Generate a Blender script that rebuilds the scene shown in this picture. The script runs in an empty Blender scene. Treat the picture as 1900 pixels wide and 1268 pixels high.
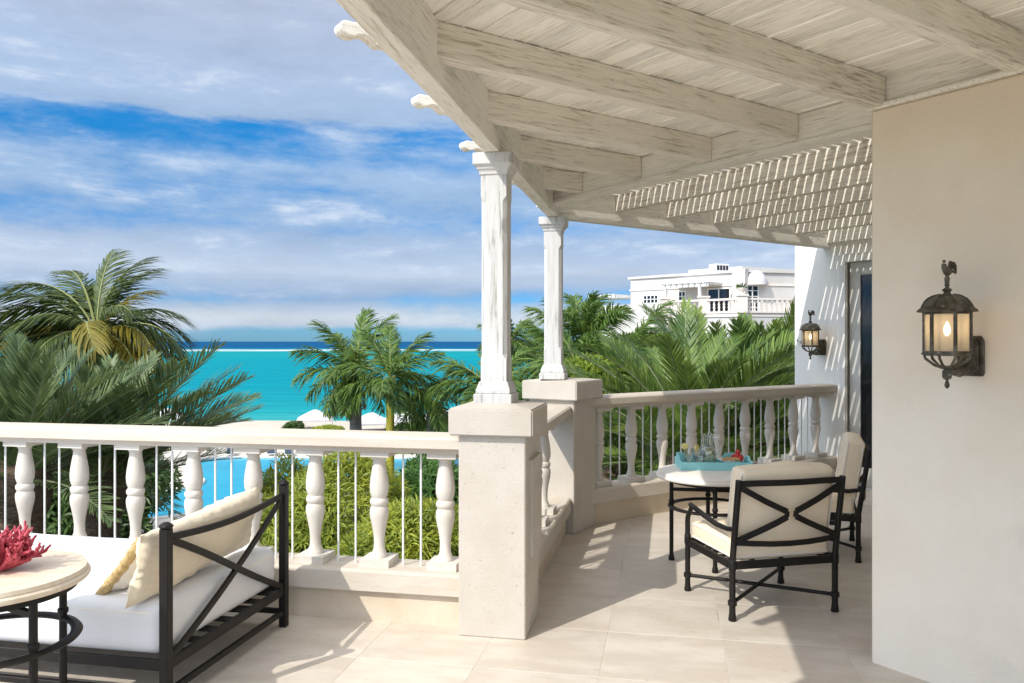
import bpy, bmesh, math, random
from math import sin, cos, pi, radians, sqrt, atan2
from mathutils import Vector, Matrix

C = bpy.context.scene.collection
SC = bpy.context.scene
rnd = random.Random(7)

# ------------------------------------------------------------------ camera
cam_d = bpy.data.cameras.new('camera')
cam_d.sensor_width = 36.0
cam_d.lens = 28.04
cam_d.clip_start = 0.05
cam_d.clip_end = 120000
cam = bpy.data.objects.new('camera', cam_d)
cam.location = (0, 0, 1.6)
cam.rotation_euler = (radians(90), 0, 0)
C.objects.link(cam)
SC.camera = cam

# ------------------------------------------------------------------ sky and sun
SUN_AZ, SUN_EL = radians(43.0), radians(40.5)      # heading of the light (from +Y towards +X), height of the sun
w = bpy.data.worlds.new('World')
SC.world = w
w.use_nodes = True
nt = w.node_tree
nt.nodes.clear()


def N(t, typ, **kw):
    n = t.nodes.new(typ)
    for k, v in kw.items():
        setattr(n, k, v)
    return n


def ramp(t, pts, interp='LINEAR'):
    n = t.nodes.new('ShaderNodeValToRGB')
    cr = n.color_ramp
    cr.interpolation = interp
    while len(cr.elements) > 1:
        cr.elements.remove(cr.elements[-1])
    for i, (p, c) in enumerate(pts):
        e = cr.elements[0] if i == 0 else cr.elements.new(p)
        e.position = p
        if not isinstance(c, (tuple, list)):
            c = (c, c, c)
        e.color = (c[0], c[1], c[2], 1)
    return n


def math_n(t, op, a, b=None, clamp=False):
    n = t.nodes.new('ShaderNodeMath')
    n.operation = op
    n.use_clamp = clamp
    for i, v in enumerate((a, b)):
        if v is None:
            continue
        if isinstance(v, (int, float)):
            n.inputs[i].default_value = v
        else:
            t.links.new(v, n.inputs[i])
    return n.outputs[0]


def mix_c(t, fac, a, b, mode='MIX'):
    n = t.nodes.new('ShaderNodeMix')
    n.data_type = 'RGBA'
    n.blend_type = mode
    for sock, v in ((n.inputs[0], fac), (n.inputs[6], a), (n.inputs[7], b)):
        if isinstance(v, (int, float)):
            sock.default_value = v
        elif isinstance(v, (tuple, list)):
            sock.default_value = (v[0], v[1], v[2], 1)
        else:
            t.links.new(v, sock)
    return n.outputs[2]


sky = N(nt, 'ShaderNodeTexSky', sky_type='NISHITA', sun_disc=False, sun_elevation=SUN_EL,
        sun_rotation=SUN_AZ + pi, altitude=0, air_density=1.0, dust_density=0.3, ozone_density=2.5)
geo = N(nt, 'ShaderNodeTexCoord')
sep = N(nt, 'ShaderNodeSeparateXYZ')
nt.links.new(geo.outputs['Generated'], sep.inputs[0])
zc = sep.outputs[2]
# long flat cloud shapes: the same direction vector with the height stretched
mp = N(nt, 'ShaderNodeMapping')
mp.inputs['Scale'].default_value = (2.4, 2.4, 12.0)
mp.inputs['Location'].default_value = (3.7, 1.3, 0.4)
nt.links.new(geo.outputs['Generated'], mp.inputs[0])
n1 = N(nt, 'ShaderNodeTexNoise')
n1.inputs['Scale'].default_value = 1.0
n1.inputs['Detail'].default_value = 12
n1.inputs['Roughness'].default_value = 0.60
n1.inputs['Distortion'].default_value = 0.15
nt.links.new(mp.outputs[0], n1.inputs[0])
mp2 = N(nt, 'ShaderNodeMapping')
mp2.inputs['Scale'].default_value = (9, 9, 26)
nt.links.new(geo.outputs['Generated'], mp2.inputs[0])
n2 = N(nt, 'ShaderNodeTexNoise')
n2.inputs['Scale'].default_value = 1.0
n2.inputs['Detail'].default_value = 12
n2.inputs['Roughness'].default_value = 0.66
nt.links.new(mp2.outputs[0], n2.inputs[0])
mp3 = N(nt, 'ShaderNodeMapping')
mp3.inputs['Scale'].default_value = (2.4, 2.4, 12.0)
mp3.inputs['Location'].default_value = (3.7, 1.3, 0.4 + 0.16)
nt.links.new(geo.outputs['Generated'], mp3.inputs[0])
n1b = N(nt, 'ShaderNodeTexNoise')
n1b.inputs['Scale'].default_value = 1.0
n1b.inputs['Detail'].default_value = 6
n1b.inputs['Roughness'].default_value = 0.60
n1b.inputs['Distortion'].default_value = 0.15
nt.links.new(mp3.outputs[0], n1b.inputs[0])
lit = math_n(nt, 'SUBTRACT', n1.outputs[0], n1b.outputs[0])
d1 = math_n(nt, 'SUBTRACT', n1.outputs[0], 0.5)
d2 = math_n(nt, 'SUBTRACT', n2.outputs[0], 0.5)
zw = math_n(nt, 'ADD', zc, math_n(nt, 'MULTIPLY', d1, math_n(nt, 'MULTIPLY', zc, 0.5)))
cover = ramp(nt, [(0.0, 0.26), (0.012, 0.32), (0.022, 0.80), (0.040, 0.66), (0.052, 0.46), (0.066, 0.58), (0.08, 0.80),
                  (0.112, 0.82), (0.124, 0.68), (0.14, 0.58), (0.16, 0.68), (0.195, 0.72), (0.212, 0.52), (0.238, 0.50),
                  (0.265, 0.76), (0.34, 0.84), (0.5, 0.78), (0.75, 0.74), (1.0, 0.74)])
nt.links.new(zw, cover.inputs[0])
den = math_n(nt, 'ADD', math_n(nt, 'ADD', cover.outputs[0], math_n(nt, 'MULTIPLY', d1, 1.15)), math_n(nt, 'MULTIPLY', d2, 0.58))
mask = N(nt, 'ShaderNodeMapRange', interpolation_type='SMOOTHSTEP')
mask.inputs['From Min'].default_value = 0.30
mask.inputs['From Max'].default_value = 0.72
nt.links.new(den, mask.inputs[0])
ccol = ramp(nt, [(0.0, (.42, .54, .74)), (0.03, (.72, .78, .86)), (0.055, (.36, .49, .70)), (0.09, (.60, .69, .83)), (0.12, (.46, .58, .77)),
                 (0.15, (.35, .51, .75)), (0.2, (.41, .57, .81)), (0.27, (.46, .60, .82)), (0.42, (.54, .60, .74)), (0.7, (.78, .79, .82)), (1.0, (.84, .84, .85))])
nt.links.new(zw, ccol.inputs[0])
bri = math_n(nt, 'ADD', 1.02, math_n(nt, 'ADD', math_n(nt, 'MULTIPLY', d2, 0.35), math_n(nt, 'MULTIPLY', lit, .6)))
crest = N(nt, 'ShaderNodeMapRange', interpolation_type='SMOOTHSTEP')
crest.inputs['From Min'].default_value = 0.03
crest.inputs['From Max'].default_value = 0.24
nt.links.new(math_n(nt, 'ADD', lit, math_n(nt, 'MULTIPLY', d2, 0.5)), crest.inputs[0])
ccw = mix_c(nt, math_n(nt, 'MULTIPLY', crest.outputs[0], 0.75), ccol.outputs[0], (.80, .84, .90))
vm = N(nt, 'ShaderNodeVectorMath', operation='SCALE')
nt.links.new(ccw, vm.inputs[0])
# forward-scatter glow of cloud round the unseen sun, added to lift the terrace's shade
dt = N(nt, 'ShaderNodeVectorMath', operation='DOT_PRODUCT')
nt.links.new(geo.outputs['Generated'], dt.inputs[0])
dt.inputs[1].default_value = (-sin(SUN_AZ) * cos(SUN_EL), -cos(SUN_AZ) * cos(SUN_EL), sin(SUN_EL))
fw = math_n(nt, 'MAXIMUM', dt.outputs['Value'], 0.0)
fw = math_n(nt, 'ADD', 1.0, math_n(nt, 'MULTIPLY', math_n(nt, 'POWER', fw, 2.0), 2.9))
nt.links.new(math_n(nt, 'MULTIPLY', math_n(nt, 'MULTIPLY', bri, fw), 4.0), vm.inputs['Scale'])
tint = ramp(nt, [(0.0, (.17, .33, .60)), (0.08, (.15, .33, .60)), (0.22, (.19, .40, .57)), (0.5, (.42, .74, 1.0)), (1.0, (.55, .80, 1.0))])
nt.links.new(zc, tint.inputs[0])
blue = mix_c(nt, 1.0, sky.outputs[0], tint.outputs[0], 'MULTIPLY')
hs = N(nt, 'ShaderNodeHueSaturation')
hs.inputs['Saturation'].default_value = 1.12
nt.links.new(blue, hs.inputs['Color'])
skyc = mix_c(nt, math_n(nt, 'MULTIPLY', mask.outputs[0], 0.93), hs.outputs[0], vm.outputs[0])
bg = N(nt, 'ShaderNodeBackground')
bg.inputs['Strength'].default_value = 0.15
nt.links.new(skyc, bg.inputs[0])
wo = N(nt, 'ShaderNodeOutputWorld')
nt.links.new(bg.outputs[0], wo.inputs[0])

sd = bpy.data.lights.new('sun', 'SUN')
sd.energy = 2.4
sd.angle = radians(0.5)
sd.color = (1.0, 0.95, 0.87)
so = bpy.data.objects.new('sun', sd)
so.rotation_euler = Vector((sin(SUN_AZ) * cos(SUN_EL), cos(SUN_AZ) * cos(SUN_EL), -sin(SUN_EL))).to_track_quat('-Z', 'Y').to_euler()
so.location = (-20, -20, 30)
C.objects.link(so)

SC.view_settings.view_transform = 'Standard'
SC.view_settings.look = 'None'
SC.view_settings.gamma = 1
SC.view_settings.exposure = 0.69
SC.view_settings.use_curve_mapping = False
SC.render.engine = 'CYCLES'
SC.cycles.max_bounces = 10
SC.cycles.diffuse_bounces = 6
SC.cycles.transparent_max_bounces = 12

# ------------------------------------------------------------------ materials
def material(name, col, rough=0.6, col2=None, scale=4.0, detail=6, stretch=(1, 1, 1), contrast=(0.35, 0.65), bump=0.0,
             bump_scale=None, spec=0.4, metal=0.0, spots=None, spot_scale=30, spot_at=0.62, rand=0.0, coords='Object', bump_dist=0.01,
             sheen=0.0, rough2=None):
    m = bpy.data.materials.new(name)
    m.use_nodes = True
    t = m.node_tree
    b = t.nodes['Principled BSDF']
    b.inputs['Roughness'].default_value = rough
    b.inputs['Specular IOR Level'].default_value = spec
    b.inputs['Metallic'].default_value = metal
    if sheen:
        b.inputs['Sheen Weight'].default_value = sheen
    tc = N(t, 'ShaderNodeTexCoord')
    mp = N(t, 'ShaderNodeMapping')
    mp.inputs['Scale'].default_value = stretch
    t.links.new(tc.outputs[coords], mp.inputs[0])
    vec = mp.outputs[0]
    if rand:
        oi = N(t, 'ShaderNodeObjectInfo')
        off = N(t, 'ShaderNodeVectorMath', operation='ADD')
        sc = N(t, 'ShaderNodeVectorMath', operation='SCALE')
        cx = N(t, 'ShaderNodeCombineXYZ')
        for i in range(3):
            t.links.new(oi.outputs['Random'], cx.inputs[i])
        t.links.new(cx.outputs[0], sc.inputs[0])
        sc.inputs['Scale'].default_value = 37.0
        t.links.new(vec, off.inputs[0])
        t.links.new(sc.outputs[0], off.inputs[1])
        vec = off.outputs[0]
    c = col
    nz = N(t, 'ShaderNodeTexNoise')
    nz.inputs['Scale'].default_value = scale
    nz.inputs['Detail'].default_value = detail
    nz.inputs['Roughness'].default_value = 0.62
    t.links.new(vec, nz.inputs[0])
    out = None
    if col2 is not None:
        r = ramp(t, [(contrast[0], col), (contrast[1], col2)])
        t.links.new(nz.outputs[0], r.inputs[0])
        out = r.outputs[0]
    if spots is not None:
        n3 = N(t, 'ShaderNodeTexNoise')
        n3.inputs['Scale'].default_value = spot_scale
        n3.inputs['Detail'].default_value = 5
        t.links.new(vec, n3.inputs[0])
        r3 = ramp(t, [(spot_at, 0.0), (spot_at + 0.06, 1.0)])
        t.links.new(n3.outputs[0], r3.inputs[0])
        out = mix_c(t, r3.outputs[0], out if out is not None else col, spots)
    if rand:
        hs = N(t, 'ShaderNodeHueSaturation')
        oi2 = N(t, 'ShaderNodeObjectInfo')
        t.links.new(math_n(t, 'ADD', 1 - rand / 2, math_n(t, 'MULTIPLY', oi2.outputs['Random'], rand)), hs.inputs['Value'])
        if out is not None:
            t.links.new(out, hs.inputs['Color'])
        else:
            hs.inputs['Color'].default_value = (*col, 1)
        out = hs.outputs[0]
    if out is not None:
        t.links.new(out, b.inputs['Base Color'])
    else:
        b.inputs['Base Color'].default_value = (*col, 1)
    if rough2 is not None:
        rr = ramp(t, [(0.35, rough), (0.65, rough2)])
        t.links.new(nz.outputs[0], rr.inputs[0])
        t.links.new(rr.outputs[0], b.inputs['Roughness'])
    if bump:
        nb = N(t, 'ShaderNodeTexNoise')
        nb.inputs['Scale'].default_value = bump_scale or scale * 3
        nb.inputs['Detail'].default_value = 6
        t.links.new(vec, nb.inputs[0])
        bp = N(t, 'ShaderNodeBump')
        bp.inputs['Strength'].default_value = bump
        bp.inputs['Distance'].default_value = bump_dist
        t.links.new(nb.outputs[0], bp.inputs['Height'])
        t.links.new(bp.outputs[0], b.inputs['Normal'])
    return m


def leaf_material(name, a, b2, trans=0.3, rough=0.45, scale=1.9):
    m = bpy.data.materials.new(name)
    m.use_nodes = True
    t = m.node_tree
    b = t.nodes['Principled BSDF']
    out = t.nodes['Material Output']
    geo_ = N(t, 'ShaderNodeNewGeometry')
    nz = N(t, 'ShaderNodeTexNoise')
    nz.inputs['Scale'].default_value = scale
    nz.inputs['Detail'].default_value = 3
    t.links.new(geo_.outputs['Position'], nz.inputs[0])
    ri = math_n(t, 'ADD', math_n(t, 'MULTIPLY', geo_.outputs['Random Per Island'], 0.55), math_n(t, 'SUBTRACT', math_n(t, 'MULTIPLY', nz.outputs[0], 1.1), 0.28))
    r = ramp(t, [(0.2, a), (0.85, b2)])
    t.links.new(ri, r.inputs[0])
    t.links.new(r.outputs[0], b.inputs['Base Color'])
    b.inputs['Roughness'].default_value = rough
    b.inputs['Specular IOR Level'].default_value = 0.35
    tr = N(t, 'ShaderNodeBsdfTranslucent')
    hs = N(t, 'ShaderNodeHueSaturation')
    hs.inputs['Hue'].default_value = 0.485
    hs.inputs['Value'].default_value = 1.5
    t.links.new(r.outputs[0], hs.inputs['Color'])
    t.links.new(hs.outputs[0], tr.inputs[0])
    mx = N(t, 'ShaderNodeMixShader')
    mx.inputs[0].default_value = trans
    t.links.new(b.outputs[0], mx.inputs[1])
    t.links.new(tr.outputs[0], mx.inputs[2])
    t.links.new(mx.outputs[0], out.inputs[0])
    return m


def wood_material(name, base, worn, stretch, worn_at=0.56, rand=0.14, bump=0.5):
    """white-washed timber: fine streaks along the grain where the wash has worn thin, a few knots"""
    m = bpy.data.materials.new(name)
    m.use_nodes = True
    t = m.node_tree
    b = t.nodes['Principled BSDF']
    b.inputs['Roughness'].default_value = 0.72
    b.inputs['Specular IOR Level'].default_value = 0.25
    tc = N(t, 'ShaderNodeTexCoord')
    oi = N(t, 'ShaderNodeObjectInfo')
    add = N(t, 'ShaderNodeVectorMath', operation='ADD')
    cx = N(t, 'ShaderNodeCombineXYZ')
    sc = N(t, 'ShaderNodeVectorMath', operation='SCALE')
    for i in range(3):
        t.links.new(oi.outputs['Random'], cx.inputs[i])
    t.links.new(cx.outputs[0], sc.inputs[0])
    sc.inputs['Scale'].default_value = 23.0
    t.links.new(tc.outputs['Object'], add.inputs[0])
    t.links.new(sc.outputs[0], add.inputs[1])
    mp = N(t, 'ShaderNodeMapping')
    mp.inputs['Scale'].default_value = stretch
    t.links.new(add.outputs[0], mp.inputs[0])
    g = N(t, 'ShaderNodeTexNoise')
    g.inputs['Scale'].default_value = 1.0
    g.inputs['Detail'].default_value = 7
    g.inputs['Roughness'].default_value = 0.65
    g.inputs['Distortion'].default_value = 0.6
    t.links.new(mp.outputs[0], g.inputs[0])
    big = N(t, 'ShaderNodeTexNoise')
    big.inputs['Scale'].default_value = 2.2
    big.inputs['Detail'].default_value = 3
    t.links.new(add.outputs[0], big.inputs[0])
    s = math_n(t, 'ADD', g.outputs[0], math_n(t, 'MULTIPLY', math_n(t, 'SUBTRACT', big.outputs[0], 0.5), 0.35))
    r = ramp(t, [(worn_at - 0.14, base), (worn_at, tuple(x * .88 for x in base)), (worn_at + 0.07, worn), (worn_at + 0.2, tuple(x * .8 for x in worn))])
    t.links.new(s, r.inputs[0])
    hs = N(t, 'ShaderNodeHueSaturation')
    t.links.new(math_n(t, 'ADD', 1 - rand / 2, math_n(t, 'MULTIPLY', oi.outputs['Random'], rand)), hs.inputs['Value'])
    t.links.new(r.outputs[0], hs.inputs['Color'])
    t.links.new(hs.outputs[0], b.inputs['Base Color'])
    bp = N(t, 'ShaderNodeBump')
    bp.inputs['Strength'].default_value = bump
    bp.inputs['Distance'].default_value = 0.006
    bp.invert = True
    t.links.new(s, bp.inputs['Height'])
    t.links.new(bp.outputs[0], b.inputs['Normal'])
    return m


M = {}
M['stone'] = material('coral_stone', (.545, .50, .44), .8, (.49, .44, .37), scale=3, bump=.45, bump_scale=70, spots=(.40, .33, .24), spot_scale=46,
                      spot_at=.66, bump_dist=.005, spec=.25, rand=.04)
M['dado'] = material('dado_stone', (.66, .57, .45), .85, (.58, .48, .36), scale=4, bump=.4, bump_scale=40, bump_dist=.005, spec=.2)
M['cast'] = material('cast_stone', (.66, .62, .56), .75, (.60, .55, .48), scale=5, bump=.35, bump_scale=60, bump_dist=.004, spec=.25, rand=.06)
M['rail'] = material('rail_stone', (.58, .53, .455), .75, (.53, .46, .375), scale=4, stretch=(.6, 3, 3), bump=.4, bump_scale=50, spots=(.62, .52, .41), spot_scale=26,
                     spot_at=.67, bump_dist=.005, spec=.25)
M['wood'] = wood_material('whitewashed_timber', (.89, .86, .79), (.60, .545, .455), (6.0, 95, 95), .58)
M['slat'] = wood_material('whitewashed_slats', (.90, .87, .80), (.62, .56, .465), (5.0, 110, 110), .59, rand=.16)
M['rafter'] = wood_material('shaded_rafters', (.80, .755, .67), (.50, .44, .35), (6.0, 95, 95), .555)  # darker copy of the whitewashed timber; the rafters' shade is in the colour
M['wood_v'] = wood_material('whitewashed_posts', (.63, .62, .60), (.36, .345, .31), (40, 40, 2.6), .60, bump=.7)
M['stucco'] = material('stucco', (.86, .77, .64), .85, (.80, .69, .55), scale=1.5, detail=9, bump=.55, bump_scale=55, bump_dist=.004, spec=.2, spots=(.79, .70, .575), spot_scale=2.3, spot_at=.60)
M['stucco_w'] = material('white_stucco', (.86, .84, .80), .85, (.82, .79, .74), scale=1.4, detail=5, bump=.25, bump_scale=80, bump_dist=.003, spec=.2)
M['tile'] = material('travertine', (.62, .56, .48), .55, (.54, .475, .395), scale=2.6, detail=10, stretch=(1, 2.4, 1), contrast=(.40, .60), bump=.12, bump_scale=30,
                     spots=(.47, .385, .295), spot_scale=16, spot_at=.66, rand=.07, bump_dist=.003, spec=.35, rough2=.42)
M['grout'] = material('grout', (.58, .52, .44), .9)
M['iron'] = material('black_iron', (.010, .008, .007), .5, (.016, .013, .011), scale=14, bump=.25, bump_scale=120, bump_dist=.001, spec=.25)
M['cream'] = material('cream_canvas', (.90, .755, .55), .9, (.86, .70, .50), scale=3, bump=.45, bump_scale=9, bump_dist=.012, spec=.15, sheen=.2)
M['white'] = material('white_canvas', (.74, .74, .745), .9, (.71, .71, .715), scale=3, bump=.35, bump_scale=5, bump_dist=.015, spec=.15, sheen=.2)
M['pipe'] = material('piping', (.84, .78, .68), .85)
M['silk'] = material('silk', (.80, .69, .51), .40, (.74, .62, .43), scale=2.5, stretch=(1, 1, .45), bump=.8, bump_scale=16, bump_dist=.012, spec=.5, sheen=.4)
M['silk_w'] = material('ivory_silk', (.84, .80, .72), .45, (.80, .75, .66), scale=2.5, bump=.4, bump_scale=7, bump_dist=.01, spec=.4)
M['trim'] = material('gold_braid', (.60, .45, .22), .5, (.38, .26, .10), scale=60, bump=.7, bump_scale=70, bump_dist=.004)
M['marble'] = material('stone_top', (.74, .64, .50), .45, (.64, .53, .40), scale=5, stretch=(1, 4, 1), bump=.1, bump_scale=40, bump_dist=.002)
M['marble_w'] = material('pale_stone_top', (.82, .77, .70), .45, (.76, .70, .62), scale=5, bump=.1, bump_scale=40, bump_dist=.002)
M['coral'] = material('red_coral', (.36, .028, .05), .55, (.55, .10, .13), scale=22, bump=.4, bump_scale=80, bump_dist=.003)
M['aqua'] = material('aqua_lacquer', (.27, .64, .66), .4, (.29, .66, .67), scale=4)
M['door'] = material('painted_timber', (.66, .65, .60), .5, (.60, .58, .53), scale=3)
M['bronze'] = material('verdigris_bronze', (.060, .048, .032), .55, (.15, .135, .10), scale=22, contrast=(.4, .62), bump=.5, bump_scale=60, bump_dist=.003, metal=.4,
                       spots=(.27, .24, .18), spot_scale=45, spot_at=.64)
M['white_paint'] = material('white_paint', (.80, .80, .78), .6, (.75, .75, .73), scale=2)
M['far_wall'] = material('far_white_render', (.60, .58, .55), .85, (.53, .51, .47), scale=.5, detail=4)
M['far_stone'] = material('far_pink_stone', (.78, .70, .63), .85, (.72, .64, .57), scale=1)
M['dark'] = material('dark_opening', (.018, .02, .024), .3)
M['trunk'] = material('palm_trunk', (.34, .32, .30), .9, (.22, .20, .18), scale=3, stretch=(1, 1, 9), bump=.6, bump_scale=6, bump_dist=.03)
M['trunk_y'] = material('golden_palm_stem', (.42, .36, .03), .6, (.34, .33, .05), scale=2, stretch=(1, 1, 6), bump=.3, bump_scale=6, bump_dist=.02)
M['trunk_b'] = material('fibrous_trunk', (.14, .10, .065), .95, (.08, .055, .035), scale=5, stretch=(1, 1, 3), bump=.9, bump_scale=10, bump_dist=.05)
M['shaft'] = material('crownshaft', (.10, .16, .05), .5, (.13, .20, .06), scale=2)
M['branch'] = material('branch', (.12, .09, .06), .9)
M['rachis'] = material('leaf_stalk', (.24, .26, .09), .6)
M['rachis_g'] = material('grey_leaf_stalk', (.20, .22, .12), .6)
M['lf_date'] = leaf_material('date_palm_leaf', (.045, .085, .032), (.18, .245, .095), .24, .42)
M['lf_date2'] = leaf_material('canary_palm_leaf', (.034, .084, .022), (.20, .29, .060), .30, .40)
M['lf_royal'] = leaf_material('royal_palm_leaf', (.036, .092, .020), (.17, .27, .052), .34)
M['lf_coco'] = leaf_material('coconut_leaf', (.030, .062, .016), (.110, .150, .034), .30)
M['lf_coco_y'] = leaf_material('yellow_coconut_leaf', (.17, .16, .02), (.30, .25, .04), .35)
M['lf_dead'] = leaf_material('dead_palm_leaf', (.16, .11, .05), (.30, .22, .11), .25)
M['lf_bush'] = leaf_material('shrub_leaf', (.13, .20, .03), (.42, .46, .07), .4)
M['lf_dark'] = leaf_material('dark_shrub_leaf', (.028, .065, .016), (.10, .17, .04), .25)
M['lf_fern'] = leaf_material('fern_leaf', (.03, .09, .02), (.10, .21, .04), .3)
M['lf_bright'] = leaf_material('bright_tree_leaf', (.09, .16, .02), (.25, .33, .04), .35)
M['sand'] = material('sand', (.54, .49, .41), .95, (.47, .42, .35), scale=.4, bump=.3, bump_scale=2)
M['lawn'] = material('lawn', (.09, .14, .025), .95, (.15, .20, .04), scale=.5, bump=.5, bump_scale=8, bump_dist=.05)
M['soil'] = material('planted_ground', (.045, .055, .022), .95, (.10, .085, .05), scale=.35, bump=.5, bump_scale=3, bump_dist=.1)
M['deck'] = material('pale_paving', (.58, .54, .48), .85, (.50, .46, .40), scale=.8)
M['far_canvas'] = material('tent_canvas', (.62, .60, .61), .9, (.56, .54, .55), scale=1)
M['navy'] = material('navy_cushion', (.03, .06, .11), .9)
M['strawberry'] = material('strawberry', (.45, .02, .02), .4, (.55, .05, .03), scale=40)
M['pastry'] = material('pastry', (.55, .30, .10), .6, (.70, .42, .18), scale=30)
M['lemon'] = material('lemon', (.74, .66, .22), .45)
M['china'] = material('china', (.82, .82, .80), .2)


def glass_material(name, col, rough=0.02):
    m = bpy.data.materials.new(name)
    m.use_nodes = True
    b = m.node_tree.nodes['Principled BSDF']
    b.inputs['Base Color'].default_value = (*col, 1)
    b.inputs['Roughness'].default_value = rough
    b.inputs['Transmission Weight'].default_value = 1.0
    b.inputs['IOR'].default_value = 1.45
    return m


M['glass'] = glass_material('clear_glass', (.97, 1, .99))
M['lemonade'] = glass_material('lemonade', (.93, .97, .86), .1)
M['lemonade'].node_tree.nodes['Principled BSDF'].inputs['Transmission Weight'].default_value = 0.75


def window_glass(name, col=(.012, .014, .018)):
    m = bpy.data.materials.new(name)
    m.use_nodes = True
    b = m.node_tree.nodes['Principled BSDF']
    b.inputs['Base Color'].default_value = (*col, 1)
    b.inputs['Roughness'].default_value = 0.06
    b.inputs['Specular IOR Level'].default_value = 0.5
    return m


M['pane'] = window_glass('door_glass')


def lamp_glass():
    m = bpy.data.materials.new('seeded_lamp_glass')
    m.use_nodes = True
    t = m.node_tree
    t.nodes.clear()
    a = N(t, 'ShaderNodeBsdfTranslucent')
    a.inputs[0].default_value = (.85, .80, .70, 1)
    d = N(t, 'ShaderNodeBsdfDiffuse')
    d.inputs[0].default_value = (.78, .72, .62, 1)
    tr = N(t, 'ShaderNodeBsdfTransparent')
    tr.inputs[0].default_value = (.95, .88, .78, 1)
    m1 = N(t, 'ShaderNodeMixShader')
    m1.inputs[0].default_value = .45
    t.links.new(a.outputs[0], m1.inputs[1])
    t.links.new(d.outputs[0], m1.inputs[2])
    m2 = N(t, 'ShaderNodeMixShader')
    m2.inputs[0].default_value = .62
    t.links.new(m1.outputs[0], m2.inputs[1])
    t.links.new(tr.outputs[0], m2.inputs[2])
    o = N(t, 'ShaderNodeOutputMaterial')
    t.links.new(m2.outputs[0], o.inputs[0])
    return m


def emit_material(name, col, s):
    m = bpy.data.materials.new(name)
    m.use_nodes = True
    t = m.node_tree
    t.nodes.clear()
    e = N(t, 'ShaderNodeEmission')
    e.inputs[0].default_value = (*col, 1)
    e.inputs[1].default_value = s
    o = N(t, 'ShaderNodeOutputMaterial')
    t.links.new(e.outputs[0], o.inputs[0])
    return m


M['lampglass'] = lamp_glass()
M['bulb'] = emit_material('lit_bulb', (1.0, .78, .48), 13)


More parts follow.
